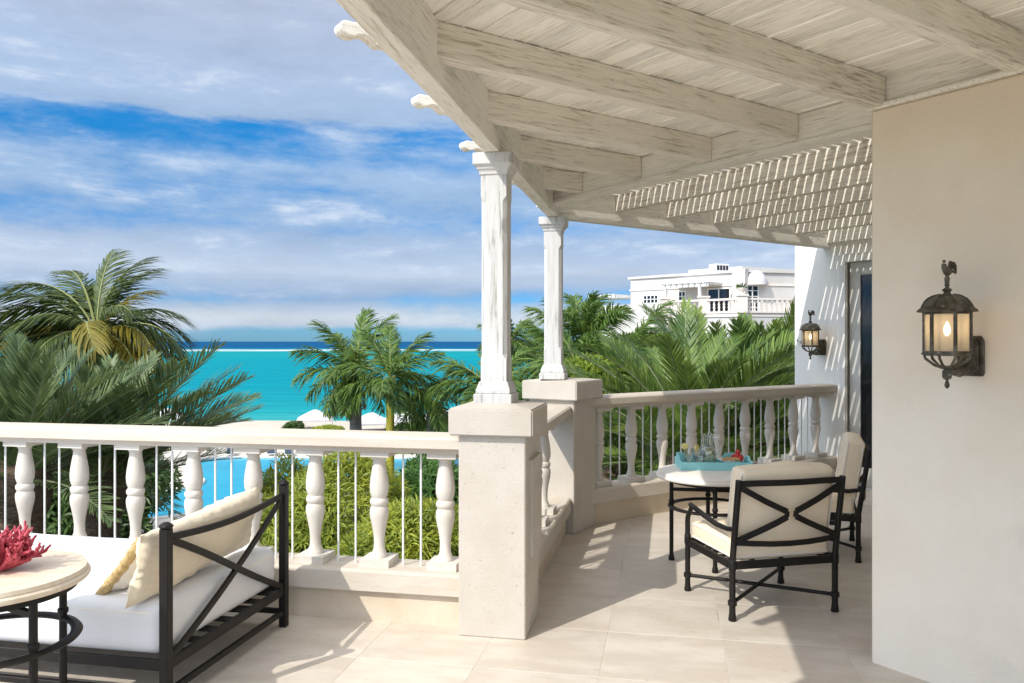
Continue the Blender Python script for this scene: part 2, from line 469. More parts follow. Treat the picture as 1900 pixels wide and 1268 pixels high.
def sea_material():
    m = bpy.data.materials.new('lagoon_water')
    m.use_nodes = True
    t = m.node_tree
    b = t.nodes['Principled BSDF']
    g = N(t, 'ShaderNodeNewGeometry')
    s = N(t, 'ShaderNodeSeparateXYZ')
    t.links.new(g.outputs['Position'], s.inputs[0])
    # distance offshore on a log scale: 100 m -> 0, 10 km -> 1
    lg = math_n(t, 'MULTIPLY', math_n(t, 'SUBTRACT', math_n(t, 'LOGARITHM', math_n(t, 'MAXIMUM', s.outputs[1], 10.0), 10.0), 2.0), 0.5)
    mp = N(t, 'ShaderNodeMapping')
    mp.inputs['Scale'].default_value = (.0035, .016, 1)
    t.links.new(g.outputs['Position'], mp.inputs[0])
    nz = N(t, 'ShaderNodeTexNoise')
    nz.inputs['Scale'].default_value = 1
    nz.inputs['Detail'].default_value = 10
    nz.inputs['Roughness'].default_value = .62
    t.links.new(mp.outputs[0], nz.inputs[0])
    wob = math_n(t, 'MULTIPLY', math_n(t, 'SUBTRACT', nz.outputs[0], .5), .16)
    v = math_n(t, 'ADD', lg, wob)
    r = ramp(t, [(0.0, (.09, .36, .34)), (.05, (.012, .26, .29)), (.14, (.001, .215, .275)), (.34, (.001, .215, .275)), (.42, (.004, .24, .27)), (.50, (.005, .22, .26)),
                 (.545, (.003, .14, .24)), (.60, (.002, .075, .19)), (1.0, (.004, .07, .18))])
    t.links.new(v, r.inputs[0])
    # broken line of surf on the reef
    mp2 = N(t, 'ShaderNodeMapping')
    mp2.inputs['Scale'].default_value = (.004, .02, 1)
    t.links.new(g.outputs['Position'], mp2.inputs[0])
    nf = N(t, 'ShaderNodeTexNoise')
    nf.inputs['Scale'].default_value = 1
    nf.inputs['Detail'].default_value = 8
    nf.inputs['Roughness'].default_value = .7
    t.links.new(mp2.outputs[0], nf.inputs[0])
    band = ramp(t, [(.484, 0), (.499, 1), (.526, 1), (.545, 0)])
    t.links.new(math_n(t, 'ADD', lg, math_n(t, 'MULTIPLY', wob, .22)), band.inputs[0])
    fm = N(t, 'ShaderNodeMapRange')
    fm.inputs['From Min'].default_value = .42
    fm.inputs['From Max'].default_value = .60
    t.links.new(nf.outputs[0], fm.inputs[0])
    foam = math_n(t, 'MULTIPLY', band.outputs[0], fm.outputs[0])
    # thin foam where the water meets the sand
    mp4 = N(t, 'ShaderNodeMapping')
    mp4.inputs['Scale'].default_value = (.05, .28, 1)
    t.links.new(g.outputs['Position'], mp4.inputs[0])
    nr = N(t, 'ShaderNodeTexNoise')
    nr.inputs['Scale'].default_value = 1
    nr.inputs['Detail'].default_value = 8
    t.links.new(mp4.outputs[0], nr.inputs[0])
    rip = ramp(t, [(.35, .86), (.65, 1.12)])
    t.links.new(nr.outputs[0], rip.inputs[0])
    seac = mix_c(t, 1.0, r.outputs[0], rip.outputs[0], 'MULTIPLY')
    col = mix_c(t, foam, seac, (.75, .78, .78))
    t.nodes.remove(b)
    b = N(t, 'ShaderNodeBsdfDiffuse')
    t.links.new(col, b.inputs['Color'])
    gl_ = N(t, 'ShaderNodeBsdfGlossy')
    gl_.inputs['Roughness'].default_value = .35
    mxs = N(t, 'ShaderNodeMixShader')
    mxs.inputs[0].default_value = .03
    t.links.new(b.outputs[0], mxs.inputs[1])
    t.links.new(gl_.outputs[0], mxs.inputs[2])
    t.links.new(mxs.outputs[0], t.nodes['Material Output'].inputs[0])
    nb = N(t, 'ShaderNodeTexNoise')
    nb.inputs['Scale'].default_value = .45
    nb.inputs['Detail'].default_value = 6
    t.links.new(g.outputs['Position'], nb.inputs[0])
    bp = N(t, 'ShaderNodeBump')
    bp.inputs['Strength'].default_value = .25
    bp.inputs['Distance'].default_value = .25
    t.links.new(nb.outputs[0], bp.inputs['Height'])
    t.links.new(bp.outputs[0], b.inputs['Normal'])
    return m


M['sea'] = sea_material()
M['pool'] = material('pool_water', (.002, .27, .42), .2, (.006, .32, .46), scale=.25, bump=.2, bump_scale=1.5, bump_dist=.04, spec=.08)

# ------------------------------------------------------------------ mesh helpers
class MB:
    def __init__(s):
        s.v, s.f = [], []

    def add(s, vs, fs):
        o = len(s.v)
        s.v += [tuple(p) for p in vs]
        s.f += [tuple(i + o for i in f) for f in fs]
        return s

    def box(s, x0, x1, y0, y1, z0, z1):
        return s.add([(x0, y0, z0), (x1, y0, z0), (x1, y1, z0), (x0, y1, z0), (x0, y0, z1), (x1, y0, z1), (x1, y1, z1), (x0, y1, z1)],
                     [(0, 3, 2, 1), (4, 5, 6, 7), (0, 1, 5, 4), (1, 2, 6, 5), (2, 3, 7, 6), (3, 0, 4, 7)])

    def bar(s, a, b, w_, h, up=(0, 0, 1)):
        """a square-cut bar from a to b"""
        a, b = Vector(a), Vector(b)
        t = (b - a).normalized()
        sd_ = t.cross(Vector(up))
        if sd_.length < 1e-4:
            sd_ = t.cross(Vector((1, 0, 0)))
        sd_.normalize()
        u = sd_.cross(t)
        vs = []
        for p in (a, b):
            for i, j in ((-1, -1), (1, -1), (1, 1), (-1, 1)):
                vs.append(p + sd_ * (w_ / 2 * i) + u * (h / 2 * j))
        return s.add(vs, [(0, 1, 2, 3), (7, 6, 5, 4), (0, 4, 5, 1), (1, 5, 6, 2), (2, 6, 7, 3), (3, 7, 4, 0)])

    def flatbar(s, pts, w_, h, up=(0, 0, 1)):
        """a bent bar of rectangular section through pts"""
        pts = [Vector(p) for p in pts]
        vs, fs = [], []
        n = len(pts)
        for i, p in enumerate(pts):
            t = (pts[min(i + 1, n - 1)] - pts[max(i - 1, 0)]).normalized()
            sd_ = t.cross(Vector(up)).normalized()
            u = sd_.cross(t)
            for a_, b_ in ((-1, -1), (1, -1), (1, 1), (-1, 1)):
                vs.append(p + sd_ * (w_ / 2 * a_) + u * (h / 2 * b_))
        for i in range(n - 1):
            for k in range(4):
                a_, b_ = i * 4 + k, i * 4 + (k + 1) % 4
                fs.append((a_, b_, b_ + 4, a_ + 4))
        fs.append((3, 2, 1, 0))
        fs.append(tuple((n - 1) * 4 + k for k in range(4)))
        return s.add(vs, fs)

    def tube(s, pts, r, n=8, closed=False, cap=True):
        pts = [Vector(p) for p in pts]
        m_ = len(pts)
        rs = r if isinstance(r, (list, tuple)) else [r] * m_
        vs, fs = [], []
        prev = None
        for i, p in enumerate(pts):
            if closed:
                t = pts[(i + 1) % m_] - pts[i - 1]
            else:
                t = pts[min(i + 1, m_ - 1)] - pts[max(i - 1, 0)]
            t.normalize()
            if prev is None:
                prev = t.orthogonal().normalized()
            nrm = (prev - t * prev.dot(t))
            if nrm.length < 1e-5:
                nrm = t.orthogonal()
            nrm.normalize()
            prev = nrm
            bn = t.cross(nrm)
            for k in range(n):
                a_ = 2 * pi * k / n
                vs.append(p + (nrm * cos(a_) + bn * sin(a_)) * rs[i])
        for i in range(m_ if closed else m_ - 1):
            j = (i + 1) % m_
            for k in range(n):
                k2 = (k + 1) % n
                fs.append((i * n + k, i * n + k2, j * n + k2, j * n + k))
        if cap and not closed:
            fs.append(tuple(range(n - 1, -1, -1)))
            fs.append(tuple((m_ - 1) * n + k for k in range(n)))
        return s.add(vs, fs)

    def lathe(s, prof, n=16, c=(0, 0, 0), a0=0.0):
        vs, fs = [], []
        for r, z in prof:
            for k in range(n):
                a_ = a0 + 2 * pi * k / n
                vs.append((c[0] + r * cos(a_), c[1] + r * sin(a_), c[2] + z))
        for i in range(len(prof) - 1):
            for k in range(n):
                k2 = (k + 1) % n
                fs.append((i * n + k, i * n + k2, (i + 1) * n + k2, (i + 1) * n + k))
        fs.append(tuple(range(n - 1, -1, -1)))
        fs.append(tuple((len(prof) - 1) * n + k for k in range(n)))
        return s.add(vs, fs)

    def prism(s, poly, z0, z1):
        n = len(poly)
        vs = [(x, y, z0) for x, y in poly] + [(x, y, z1) for x, y in poly]
        fs = [tuple(range(n - 1, -1, -1)), tuple(range(n, 2 * n))]
        fs += [(i, (i + 1) % n, n + (i + 1) % n, n + i) for i in range(n)]
        return s.add(vs, fs)

    def extr(s, poly, x0, x1):
        """profile (y,z) run along x"""
        n = len(poly)
        vs = [(x0, y, z) for y, z in poly] + [(x1, y, z) for y, z in poly]
        fs = [tuple(range(n - 1, -1, -1)), tuple(range(n, 2 * n))]
        fs += [(i, (i + 1) % n, n + (i + 1) % n, n + i) for i in range(n)]
        return s.add(vs, fs)

    def extr_y(s, poly, y0, y1):
        """profile (x,z) run along y"""
        n = len(poly)
        vs = [(x, y0, z) for x, z in poly] + [(x, y1, z) for x, z in poly]
        fs = [tuple(range(n)), tuple(range(2 * n - 1, n - 1, -1))]
        fs += [(i, n + i, n + (i + 1) % n, (i + 1) % n) for i in range(n)]
        return s.add(vs, fs)

    def ball(s, c, r, n=10, m_=6, sq=(1, 1, 1)):
        vs, fs = [], []
        for i in range(m_ + 1):
            th = pi * i / m_
            for k in range(n):
                a_ = 2 * pi * k / n
                vs.append((c[0] + r * sq[0] * sin(th) * cos(a_), c[1] + r * sq[1] * sin(th) * sin(a_), c[2] - r * sq[2] * cos(th)))
        for i in range(m_):
            for k in range(n):
                k2 = (k + 1) % n
                fs.append((i * n + k, i * n + k2, (i + 1) * n + k2, (i + 1) * n + k))
        return s.add(vs, fs)

    def xf(s, mat):
        s.v = [tuple(mat @ Vector(p)) for p in s.v]
        return s

    def mesh(s, name, mat, smooth=None, bevel=0.0, seg=1):
        me = bpy.data.meshes.new(name)
        me.from_pydata(s.v, [], s.f)
        me.validate()
        bm = bmesh.new()
        bm.from_mesh(me)
        bmesh.ops.remove_doubles(bm, verts=bm.verts, dist=1e-6)
        if smooth is not None or bevel or True:
            if len(bm.faces) < 20000:
                bmesh.ops.recalc_face_normals(bm, faces=bm.faces)
        if bevel:
            es = [e for e in bm.edges if len(e.link_faces) == 2 and e.calc_face_angle(0) > radians(35)]
            bmesh.ops.bevel(bm, geom=es, offset=bevel, segments=seg, affect='EDGES', clamp_overlap=True)
        bm.to_mesh(me)
        bm.free()
        if mat is not None:
            me.materials.append(mat)
        if smooth is not None:
            for p in me.polygons:
                p.use_smooth = True
            me.set_sharp_from_angle(angle=radians(smooth))
        return me

    def raw(s, name, mat):
        me = bpy.data.meshes.new(name)
        me.from_pydata(s.v, [], s.f)
        me.materials.append(mat)
        return me

    def build(s, name, mat, parent=None, smooth=None, bevel=0.0, seg=1):
        return obj(name, s.mesh(name, mat, smooth, bevel, seg), parent)


def obj(name, me, parent=None, loc=None, rotz=None):
    o = bpy.data.objects.new(name, me)
    C.objects.link(o)
    if parent is not None:
        o.parent = parent
    if loc is not None:
        o.location = loc
    if rotz is not None:
        o.rotation_euler = (0, 0, rotz)
    return o


def tag(o, label, cat, group=None):
    o['label'] = label
    o['category'] = cat
    if group:
        o['group'] = group
    return o


def thing(name, label, cat, loc=(0, 0, 0), rotz=0.0, group=None):
    o = bpy.data.objects.new(name, None)
    o.empty_display_size = 0.1
    C.objects.link(o)
    o.location = loc
    o.rotation_euler = (0, 0, rotz)
    return tag(o, label, cat, group)


def struct(o):
    o['kind'] = 'structure'
    return o


def copy_thing(root, loc, rotz, label, group=None):
    r = root.copy()
    C.objects.link(r)
    r.location = loc
    r.rotation_euler = (0, 0, rotz)
    r['label'] = label
    if group:
        r['group'] = group
    for ch in list(root.children):
        c = ch.copy()
        C.objects.link(c)
        c.parent = r
        for g in list(ch.children):
            d = g.copy()
            C.objects.link(d)
            d.parent = c
    return r


# ------------------------------------------------------------------ plan of the terrace
A1 = radians(11.2)
E1 = Vector((cos(A1), -sin(A1), 0))          # along the front balustrade, to the right
D2 = Vector((sin(A1), cos(A1), 0))           # along the side balustrade, away
A3 = radians(55.5)
D3 = Vector((sin(A3), cos(A3), 0))           # along the far balustrade and the rafters
LL = Vector((cos(A3), -sin(A3), 0))          # along the villa's wall, to the right


def uv(u, v, z=0.0):
    return E1 * u + D2 * v + Vector((0, 0, z))


def sl(s_, l, z=0.0):
    return D3 * s_ + LL * l + Vector((0, 0, z))


RZ_U = -A1                                   # local x along E1
RZ_S = pi / 2 - A3                           # local x along D3
RZ_L = -A3                                   # local x along LL
PU, PV = -0.9435, 4.42                       # first pillar
P2 = Vector((0.44, 6.90, 0))                 # second pillar
VCOL = 6.74                                  # far post, along the side balustrade
L3 = P2.dot(LL)                              # far balustrade line
S_WALL = 8.06                                # wall with the door
S_LED, S_NEAR, L_COR = 3.95, 3.735, -2.27     # ledger, near wall face, near wall corner
Z_BEAM, Z_RAF, Z_TOP = 2.652, 2.757, 2.908

# ------------------------------------------------------------------ ground, beach, sea
def sheet(name, poly, z, mat):
    me = bpy.data.meshes.new(name)
    me.from_pydata([(x, y, z) for x, y in poly], [], [tuple(range(len(poly)))])
    me.materials.append(mat)
    return struct(obj(name, me))


GZ = -8.8
sheet('ground', [(-400, -60), (400, -60), (400, 90), (-400, 90)], GZ, M['soil'])
mb = MB()
rows = [(80, GZ + .01), (96, GZ - .15), (106, -9.35), (114, -9.85), (122, -10.35), (140, -11.5)]
xs = [-400 + 20 * i for i in range(41)]
vs, fs = [], []
for i, (y, z) in enumerate(rows):
    for x in xs:
        vs.append((x, y + (3.0 * sin(x * .031 + 1) + 1.5 * sin(x * .11)) * (1 if i else .3), z))
n_ = len(xs)
for i in range(len(rows) - 1):
    for k in range(n_ - 1):
        fs.append((i * n_ + k, i * n_ + k + 1, (i + 1) * n_ + k + 1, (i + 1) * n_ + k))
struct(mb.add(vs, fs).build('beach', M['sand'], smooth=60))
sheet('sea', [(-90000, 100), (90000, 100), (90000, 90000), (-90000, 90000)], -10.0, M['sea'])
sheet('lawn', [(-18, 73.5), (4, 73.5), (6, 86), (-16, 88)], GZ + .03, M['lawn'])
deck_poly = [(-30, 43), (-12, 43), (-2, 58), (4, 73), (-6, 80), (-34, 78), (-34, 56)]
sheet('pool_deck', deck_poly, GZ + .02, M['deck'])
pool_poly = []
base_pool = [(-23.5, 46), (-19.5, 47.5), (-17.2, 52), (-14.5, 56), (-8, 60.5), (-3.5, 66.5), (-5, 70.5), (-12, 70.5), (-19, 71), (-26.5, 70.5), (-26, 64), (-22.5, 58), (-25.2, 51.5)]
nb_ = len(base_pool)
for i in range(nb_):
    p0, p1, p2, p3 = [Vector(base_pool[(i + k - 1) % nb_]) for k in range(4)]
    for k in range(5):
        t_ = k / 5
        q = 0.5 * ((2 * p1) + (p2 - p0) * t_ + (2 * p0 - 5 * p1 + 4 * p2 - p3) * t_ ** 2 + (3 * p1 - p0 - 3 * p2 + p3) * t_ ** 3)
        pool_poly.append((q.x, q.y))
sheet('pool_water', pool_poly, GZ + .03, M['pool'])
mb = MB()
mb.tube([(x, y, GZ + .06) for x, y in pool_poly], .14, 6, closed=True)
struct(mb.build('pool_coping', M['white_paint'], smooth=60))

# ------------------------------------------------------------------ terrace floor
def clip(poly, inside):
    """clip a convex polygon by half planes (n, d): keep n.p >= d"""
    for nx, ny, d in inside:
        out = []
        for i in range(len(poly)):
            a, b = poly[i], poly[(i + 1) % len(poly)]
            da, db = nx * a[0] + ny * a[1] - d, nx * b[0] + ny * b[1] - d
            if da >= 0:
                out.append(a)
            if (da >= 0) != (db >= 0):
                t_ = da / (da - db)
                out.append((a[0] + (b[0] - a[0]) * t_, a[1] + (b[1] - a[1]) * t_))
        poly = out
        if len(poly) < 3:
            return []
    return poly


outline = [uv(-7, -1.5), uv(-7, PV + .16), uv(PU - .16, PV + .16), uv(PU - .16, P2.dot(D2) + .1), sl(P2.dot(D3) - .2, L3 - .16), sl(S_WALL, L3 - .16), sl(S_WALL, 1.5), uv(4.5, -1.5)]
mb = MB()
mb.prism([(p.x, p.y) for p in outline], -.35, -.0016)
floor = struct(mb.build('terrace_floor', M['grout']))
mb = MB()
inner = [(p.x, p.y) for p in [uv(-7, -1.5), uv(-7, PV + .05), uv(PU - .05, PV + .05), uv(PU - .05, P2.dot(D2)), sl(P2.dot(D3) - .2, L3 - .05), sl(S_WALL, L3 - .05), sl(S_WALL, 1.5), uv(4.5, -1.5)]]
mb.prism(inner, GZ, -.352)
struct(mb.build('terrace_base', M['stucco_w']))
T = 0.61
# half planes in (u,v) for the second region
n3 = (-(-LL).dot(E1), -(-LL).dot(D2))
reg1 = [(0, -1, -PV), (1, 0, -7.0), (-1, 0, -4.4)]
reg2 = [(0, 1, PV), (1, 0, PU), (LL.dot(E1), LL.dot(D2), L3), (-D3.dot(E1), -D3.dot(D2), -S_WALL)]
mb = MB()
g_ = .0009
mb.box(g_, T - g_, g_, T - g_, -.02, 0)
tile_me = mb.mesh('floor_tile', M['tile'], bevel=.0015)
for iu in range(-10, 8):
    for iv in range(-8, 7):
        u0, v0 = PU + iu * T, PV + iv * T
        q = [(u0, v0), (u0 + T, v0), (u0 + T, v0 + T), (u0, v0 + T)]
        r_ = clip(q, reg1 if v0 < PV - .01 else reg2)
        if not r_:
            continue
        area = abs(sum(r_[i][0] * r_[(i + 1) % len(r_)][1] - r_[(i + 1) % len(r_)][0] * r_[i][1] for i in range(len(r_)))) / 2
        if area < .02:
            continue
        # behind the near wall nothing shows
        cu, cv = u0 + T / 2, v0 + T / 2
        pc = uv(cu, cv)
        if pc.dot(D3) > S_NEAR + .6 and pc.dot(LL) > L_COR + .6:
            continue
        o0 = uv(u0, v0)
        if area > T * T - 1e-4:
            o = obj('floor_tile', tile_me, floor, o0, RZ_U)
        else:
            cx_, cy_ = sum(p[0] for p in r_) / len(r_), sum(p[1] for p in r_) / len(r_)
            pl = [((p[0] - u0) + (cx_ - p[0]) * .004, (p[1] - v0) + (cy_ - p[1]) * .004) for p in r_]
            m2 = MB()
            m2.prism(pl, -.02, 0)
            o = obj('floor_tile', m2.mesh('floor_tile', M['tile']), floor, o0, RZ_U)

# ------------------------------------------------------------------ stone pillars
def pillar(label, loc, rotz, w_, d_, z_cap, z_top, z_peak, ov=.046, panel=False):
    t_ = thing('stone_pillar', label, 'pillar', loc, rotz)
    m1 = MB()
    m1.box(-w_ / 2, w_ / 2, -d_ / 2, d_ / 2, 0, z_cap)
    m1.build('shaft', M['stone'], t_, bevel=.006)
    if panel:
        m3 = MB()
        m3.box(w_ / 2 - .004, w_ / 2 + .022, -d_ / 2 + .10, d_ / 2 - .02, .42, z_cap - .14)
        m3.build('side_panel', M['stone'], t_, bevel=.004)
    a, b = w_ / 2 + ov, d_ / 2 + ov
    m2 = MB()
    k = .13
    m2.add([(-a, -b, z_cap), (a, -b, z_cap), (a, b, z_cap), (-a, b, z_cap), (-a, -b, z_top), (a, -b, z_top), (a, b, z_top), (-a, b, z_top),
            (-a + k, -b + k, z_peak), (a - k, -b + k, z_peak), (a - k, b - k, z_peak), (-a + k, b - k, z_peak)],
           [(0, 3, 2, 1), (0, 1, 5, 4), (1, 2, 6, 5), (2, 3, 7, 6), (3, 0, 4, 7), (4, 5, 9, 8), (5, 6, 10, 9), (6, 7, 11, 10), (7, 4, 8, 11), (8, 9, 10, 11)])
    m2.build('cap', M['stone'], t_, bevel=.008, seg=2)
    return t_


pillar('near coral stone pillar at the corner of the front railing, carrying the thicker white post', uv(PU, PV), RZ_U, .37, .44, 1.092, 1.238, 1.258, panel=True)
pillar('far coral stone pillar with wide cap between the side railing and the far railing', P2, -radians(31), .428, .428, 1.11, 1.268, 1.283)

# ------------------------------------------------------------------ timber columns
def wood_column(label, loc, rotz, z0, z1):
    t_ = thing('wooden_column', label, 'column', loc, rotz)
    m1 = MB()
    m1.box(-.108, .108, -.108, .108, z0, z0 + .055)
    m1.box(-.098, .098, -.098, .098, z0 + .055, z0 + .075)
    h0 = z0 + .075
    a, b = .098, .08
    m1.add([(-a, -a, h0), (a, -a, h0), (a, a, h0), (-a, a, h0), (-b, -b, h0 + .05), (b, -b, h0 + .05), (b, b, h0 + .05), (-b, b, h0 + .05)],
           [(0, 3, 2, 1), (4, 5, 6, 7), (0, 1, 5, 4), (1, 2, 6, 5), (2, 3, 7, 6), (3, 0, 4, 7)])
    m1.build('base', M['wood_v'], t_, bevel=.004)
    # square at both ends, chamfered between
    a, c = .0735, .022
    zs = z0 + .125
    ze = z1 - .12
    m2 = MB()

    def ring(z, ch):
        e = max(ch, .002)
        return [(a - e, -a, z), (a, -a + e, z), (a, a - e, z), (a - e, a, z), (-a + e, a, z), (-a, a - e, z), (-a, -a + e, z), (-a + e, -a, z)]
    rs = [ring(zs, .002), ring(zs + .12, .002), ring(zs + .15, c), ring(ze - .15, c), ring(ze - .12, .002), ring(ze, .002)]
    vs = [p for r_ in rs for p in r_]
    fs = [(i * 8 + k, i * 8 + (k + 1) % 8, (i + 1) * 8 + (k + 1) % 8, (i + 1) * 8 + k) for i in range(5) for k in range(8)]
    fs += [tuple(range(7, -1, -1)), tuple(range(40, 48))]
    m2.add(vs, fs).build('shaft', M['wood_v'], t_)
    m3 = MB()
    prof = [(.08, ze), (.082, ze + .02), (.092, ze + .03), (.098, ze + .045), (.112, ze + .055), (.112, z1 - .002)]
    vs, fs = [], []
    for r_, z in prof:
        vs += [(-r_, -r_, z), (r_, -r_, z), (r_, r_, z), (-r_, r_, z)]
    for i in range(len(prof) - 1):
        for k in range(4):
            fs.append((i * 4 + k, i * 4 + (k + 1) % 4, (i + 1) * 4 + (k + 1) % 4, (i + 1) * 4 + k))
    fs += [(3, 2, 1, 0), tuple(range(len(vs) - 4, len(vs)))]
    m3.add(vs, fs).build('capital', M['wood_v'], t_, bevel=.003)
    return t_


wood_column('nearer and thicker-looking white timber post standing on the near pillar', uv(PU - .022, PV), RZ_U, 1.253, Z_BEAM)
wood_column('farther and slimmer-looking white timber post standing on the far pillar', uv(-.972, VCOL), RZ_U, 1.28, Z_BEAM)

# ------------------------------------------------------------------ balustrades
BS = .00106
bal_prof = [(46 * BS, .345), (46 * BS, .355), (40 * BS, .366), (31 * BS, .395), (29 * BS, .44), (33 * BS, .485), (41 * BS, .53), (49 * BS, .57), (52.5 * BS, .60), (51 * BS, .625),
            (44 * BS, .64), (42 * BS, .643), (46 * BS, .648), (51 * BS, .66), (51 * BS, .675), (45 * BS, .686), (40 * BS, .69), (44 * BS, .70), (51 * BS, .725), (52.5 * BS, .76),
            (49 * BS, .80), (42 * BS, .845), (36 * BS, .885), (34 * BS, .91), (37 * BS, .918), (42 * BS, .922), (42 * BS, .936)]
mb = MB()
mb.box(-.088, .088, -.088, .088, .302, .345)
mb.lathe(bal_prof, 18)
mb.box(-.085, .085, -.085, .085, .936, .972)
bal_me = mb.mesh('baluster', M['cast'], smooth=38)
mb = MB()
mb.tube([(0, 0, .30), (0, 0, .975)], .0065, 8)
rod_me = mb.mesh('rod', M['white_paint'], smooth=60)


def balustrade(label, loc, rotz, x0, x1, xs_, first_rods=True, sink=.0):
    t_ = thing('balustrade', label, 'railing', loc, rotz)
    m1 = MB()
    m1.box(x0, x1, -.095, .095, 0, .182)
    m1.build('dado', M['dado'], t_)
    m1 = MB()
    m1.extr([(-.14, .18), (.14, .18), (.14, .29), (.125, .303), (-.125, .303), (-.14, .29)], x0, x1)
    m1.build('plinth', M['rail'], t_, bevel=.003)
    m1 = MB()
    m1.extr([(-.105, .968), (.105, .968), (.105, .985), (.118, .993), (.143, 1.0), (.143, 1.052), (.128, 1.064), (.05, 1.073), (-.05, 1.073), (-.128, 1.064), (-.143, 1.052),
             (-.143, 1.0), (-.118, .993), (-.105, .985)], x0, x1)
    m1.build('handrail', M['rail'], t_, bevel=.002)
    for i, x in enumerate(xs_):
        b_ = obj('baluster', bal_me, t_, (x, 0, 0))
        nx = xs_[i + 1] if i + 1 < len(xs_) else None
        if nx is not None:
            for f_ in (.365, .635):
                obj('rod', rod_me, t_, (x + (nx - x) * f_, 0, 0))
    return t_


# front: local x runs to the left from the near pillar
o_front = uv(PU - .185, PV)
balustrade('long front balustrade behind the daybed, facing the turquoise sea', o_front, RZ_U + pi, 0, 5.9, [.137 + .4 * i for i in range(14)])
balustrade('short side balustrade running back between the two stone pillars', uv(PU, PV + .22), pi / 2 - A1, 0, P2.dot(D2) - PV - .22 - .2, [.2 + .385 * i for i in range(4)])
s0 = P2.dot(D3)


def s_at(px, l):
    k_ = (px - 950) / 1480
    y = l / (LL.x * k_ + LL.y)
    return D3.x * k_ * y + D3.y * y


s_first = s_at(1110, L3)
s_step = (s_at(1513, L3) - s_first) / 8
balustrade('far balustrade behind the dining table, ending at the wall beside the door', sl(s0, L3), RZ_S, .2, S_WALL - s0, [s_first - s0 + s_step * i for i in range(9)]).scale.z = 1.047

# ------------------------------------------------------------------ villa walls and door
villa = thing('villa', 'cream villa of the terrace with near wall at right and glazed door beyond', 'house', (0, 0, 0), 0)


def quad_block(name, s0_, s1_, l0, l1, z0, z1, mat, bevel=.006):
    m1 = MB()
    m1.box(s0_, s1_, l0, l1, z0, z1)
    o = m1.build(name, mat, villa, bevel=bevel)
    return o


# local frame with x = D3, y = -LL  (so l -> -y)
villa.location = (0, 0, 0)
villa.rotation_euler = (0, 0, RZ_S)


def vbox(name, s0_, s1_, l0, l1, z0, z1, mat, bevel=.004, parent=None):
    m1 = MB()
    m1.box(s0_, s1_, -l1, -l0, z0, z1)
    return m1.build(name, mat, parent or villa, bevel=bevel)


vbox('near_wall', S_NEAR, S_WALL + 2, L_COR, 2.4, -.2, 2.752, M['stucco'], .012)
vbox('upper_wall', S_NEAR + .11, S_WALL + 2, L_COR + .002, 2.4, 2.752, 3.5, M['stucco_w'])
vbox('wall_trim', S_NEAR - .022, S_NEAR + .058, L_COR - .02, 2.4, 2.753, 2.775, M['wood'])
LC = -5.86
D0, D1_ = -5.22, -3.72
vbox('far_wall', S_WALL, S_WALL + .3, LC, D0, GZ, 3.5, M['stucco_w'], .012)
vbox('far_wall', S_WALL, S_WALL + .3, D0 + .001, D1_ - .001, 2.50, 3.5, M['stucco_w'])
vbox('far_wall', S_WALL, S_WALL + .3, D1_, L_COR - .001, -.2, 3.5, M['stucco_w'])
vbox('side_wall', S_WALL + .3, S_WALL + 4, LC, LC + .3, GZ, 3.5, M['stucco_w'])
# door surround, leaves and glass
m1 = MB()
for l0, l1, z0, z1 in ((D0 - .05, D0 + .035, 0, 2.56), (D1_ - .035, D1_ + .05, 0, 2.56), (D0 + .035, D1_ - .035, 2.475, 2.56)):
    m1.box(S_WALL - .035, S_WALL + .02, -l1, -l0, z0, z1)
door_fr = m1.build('door_surround', M['stucco_w'], villa, bevel=.006)
m1 = MB()
mid = (D0 + D1_) / 2
dz = 2.472
for l0, l1 in ((D0 + .04, mid - .002), (mid + .002, D1_ - .04)):
    m1 = MB()
    for a, b, z0, z1 in ((l0, l0 + .13, .01, dz), (l1 - .13, l1, .01, dz), (l0 + .13, l1 - .13, .01, .22), (l0 + .13, l1 - .13, dz - .14, dz)):
        m1.box(S_WALL + .05, S_WALL + .095, -b, -a, z0, z1)
    lf = m1.build('door', M['door'], villa, bevel=.004)
    m1 = MB()
    m1.box(S_WALL + .068, S_WALL + .076, -l1 + .12, -l0 - .12, .21, dz - .13)
    m1.build('pane', M['pane'], lf)
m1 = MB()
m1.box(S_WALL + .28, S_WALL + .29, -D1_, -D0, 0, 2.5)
m1.build('door_backing', M['dark'], villa)  # plain near-black panel filling the opening behind the door glass

# ------------------------------------------------------------------ pergola
perg = thing('pergola', 'white-washed timber pergola roof over the terrace with slats above the rafters', 'pergola', (0, 0, 0), 0)
# outer beam along the side balustrade, local x along D2
b0, b1 = -1.6, VCOL + .09
m1 = MB()
m1.box(0, b1 - b0, -.0445, .0445, Z_BEAM, Z_TOP)
m1.build('beam', M['wood'], perg, bevel=.004)
bo = perg.children[-1]
bo.location = uv(-.9715, b0)
bo.rotation_euler = (0, 0, pi / 2 - A1)
# outer beam along the far balustrade, local x along D3
L_B3 = uv(-.9715, VCOL).dot(LL) - .03
sA = uv(-.9715, VCOL).dot(D3)
m1 = MB()
m1.box(0, S_WALL - sA - .002, -.0445, .0445, Z_BEAM + .003, Z_TOP - .002)
bo = m1.build('beam', M['wood'], perg, bevel=.004)
bo.location = sl(sA, L_B3)
bo.rotation_euler = (0, 0, RZ_S)
# ledger between the two roofs, local x along LL
m1 = MB()
m1.box(0, L_COR - L_B3 + .3, -.045, .045, Z_RAF - .004, Z_TOP - .004)
m1.box(0, L_COR - L_B3 + .3, -.052, .075, Z_RAF - .036, Z_RAF - .0045)
bo = m1.build('ledger', M['wood'], perg, bevel=.003)
bo.location = sl(S_LED + .045, L_B3 + .05)
bo.rotation_euler = (0, 0, RZ_L)
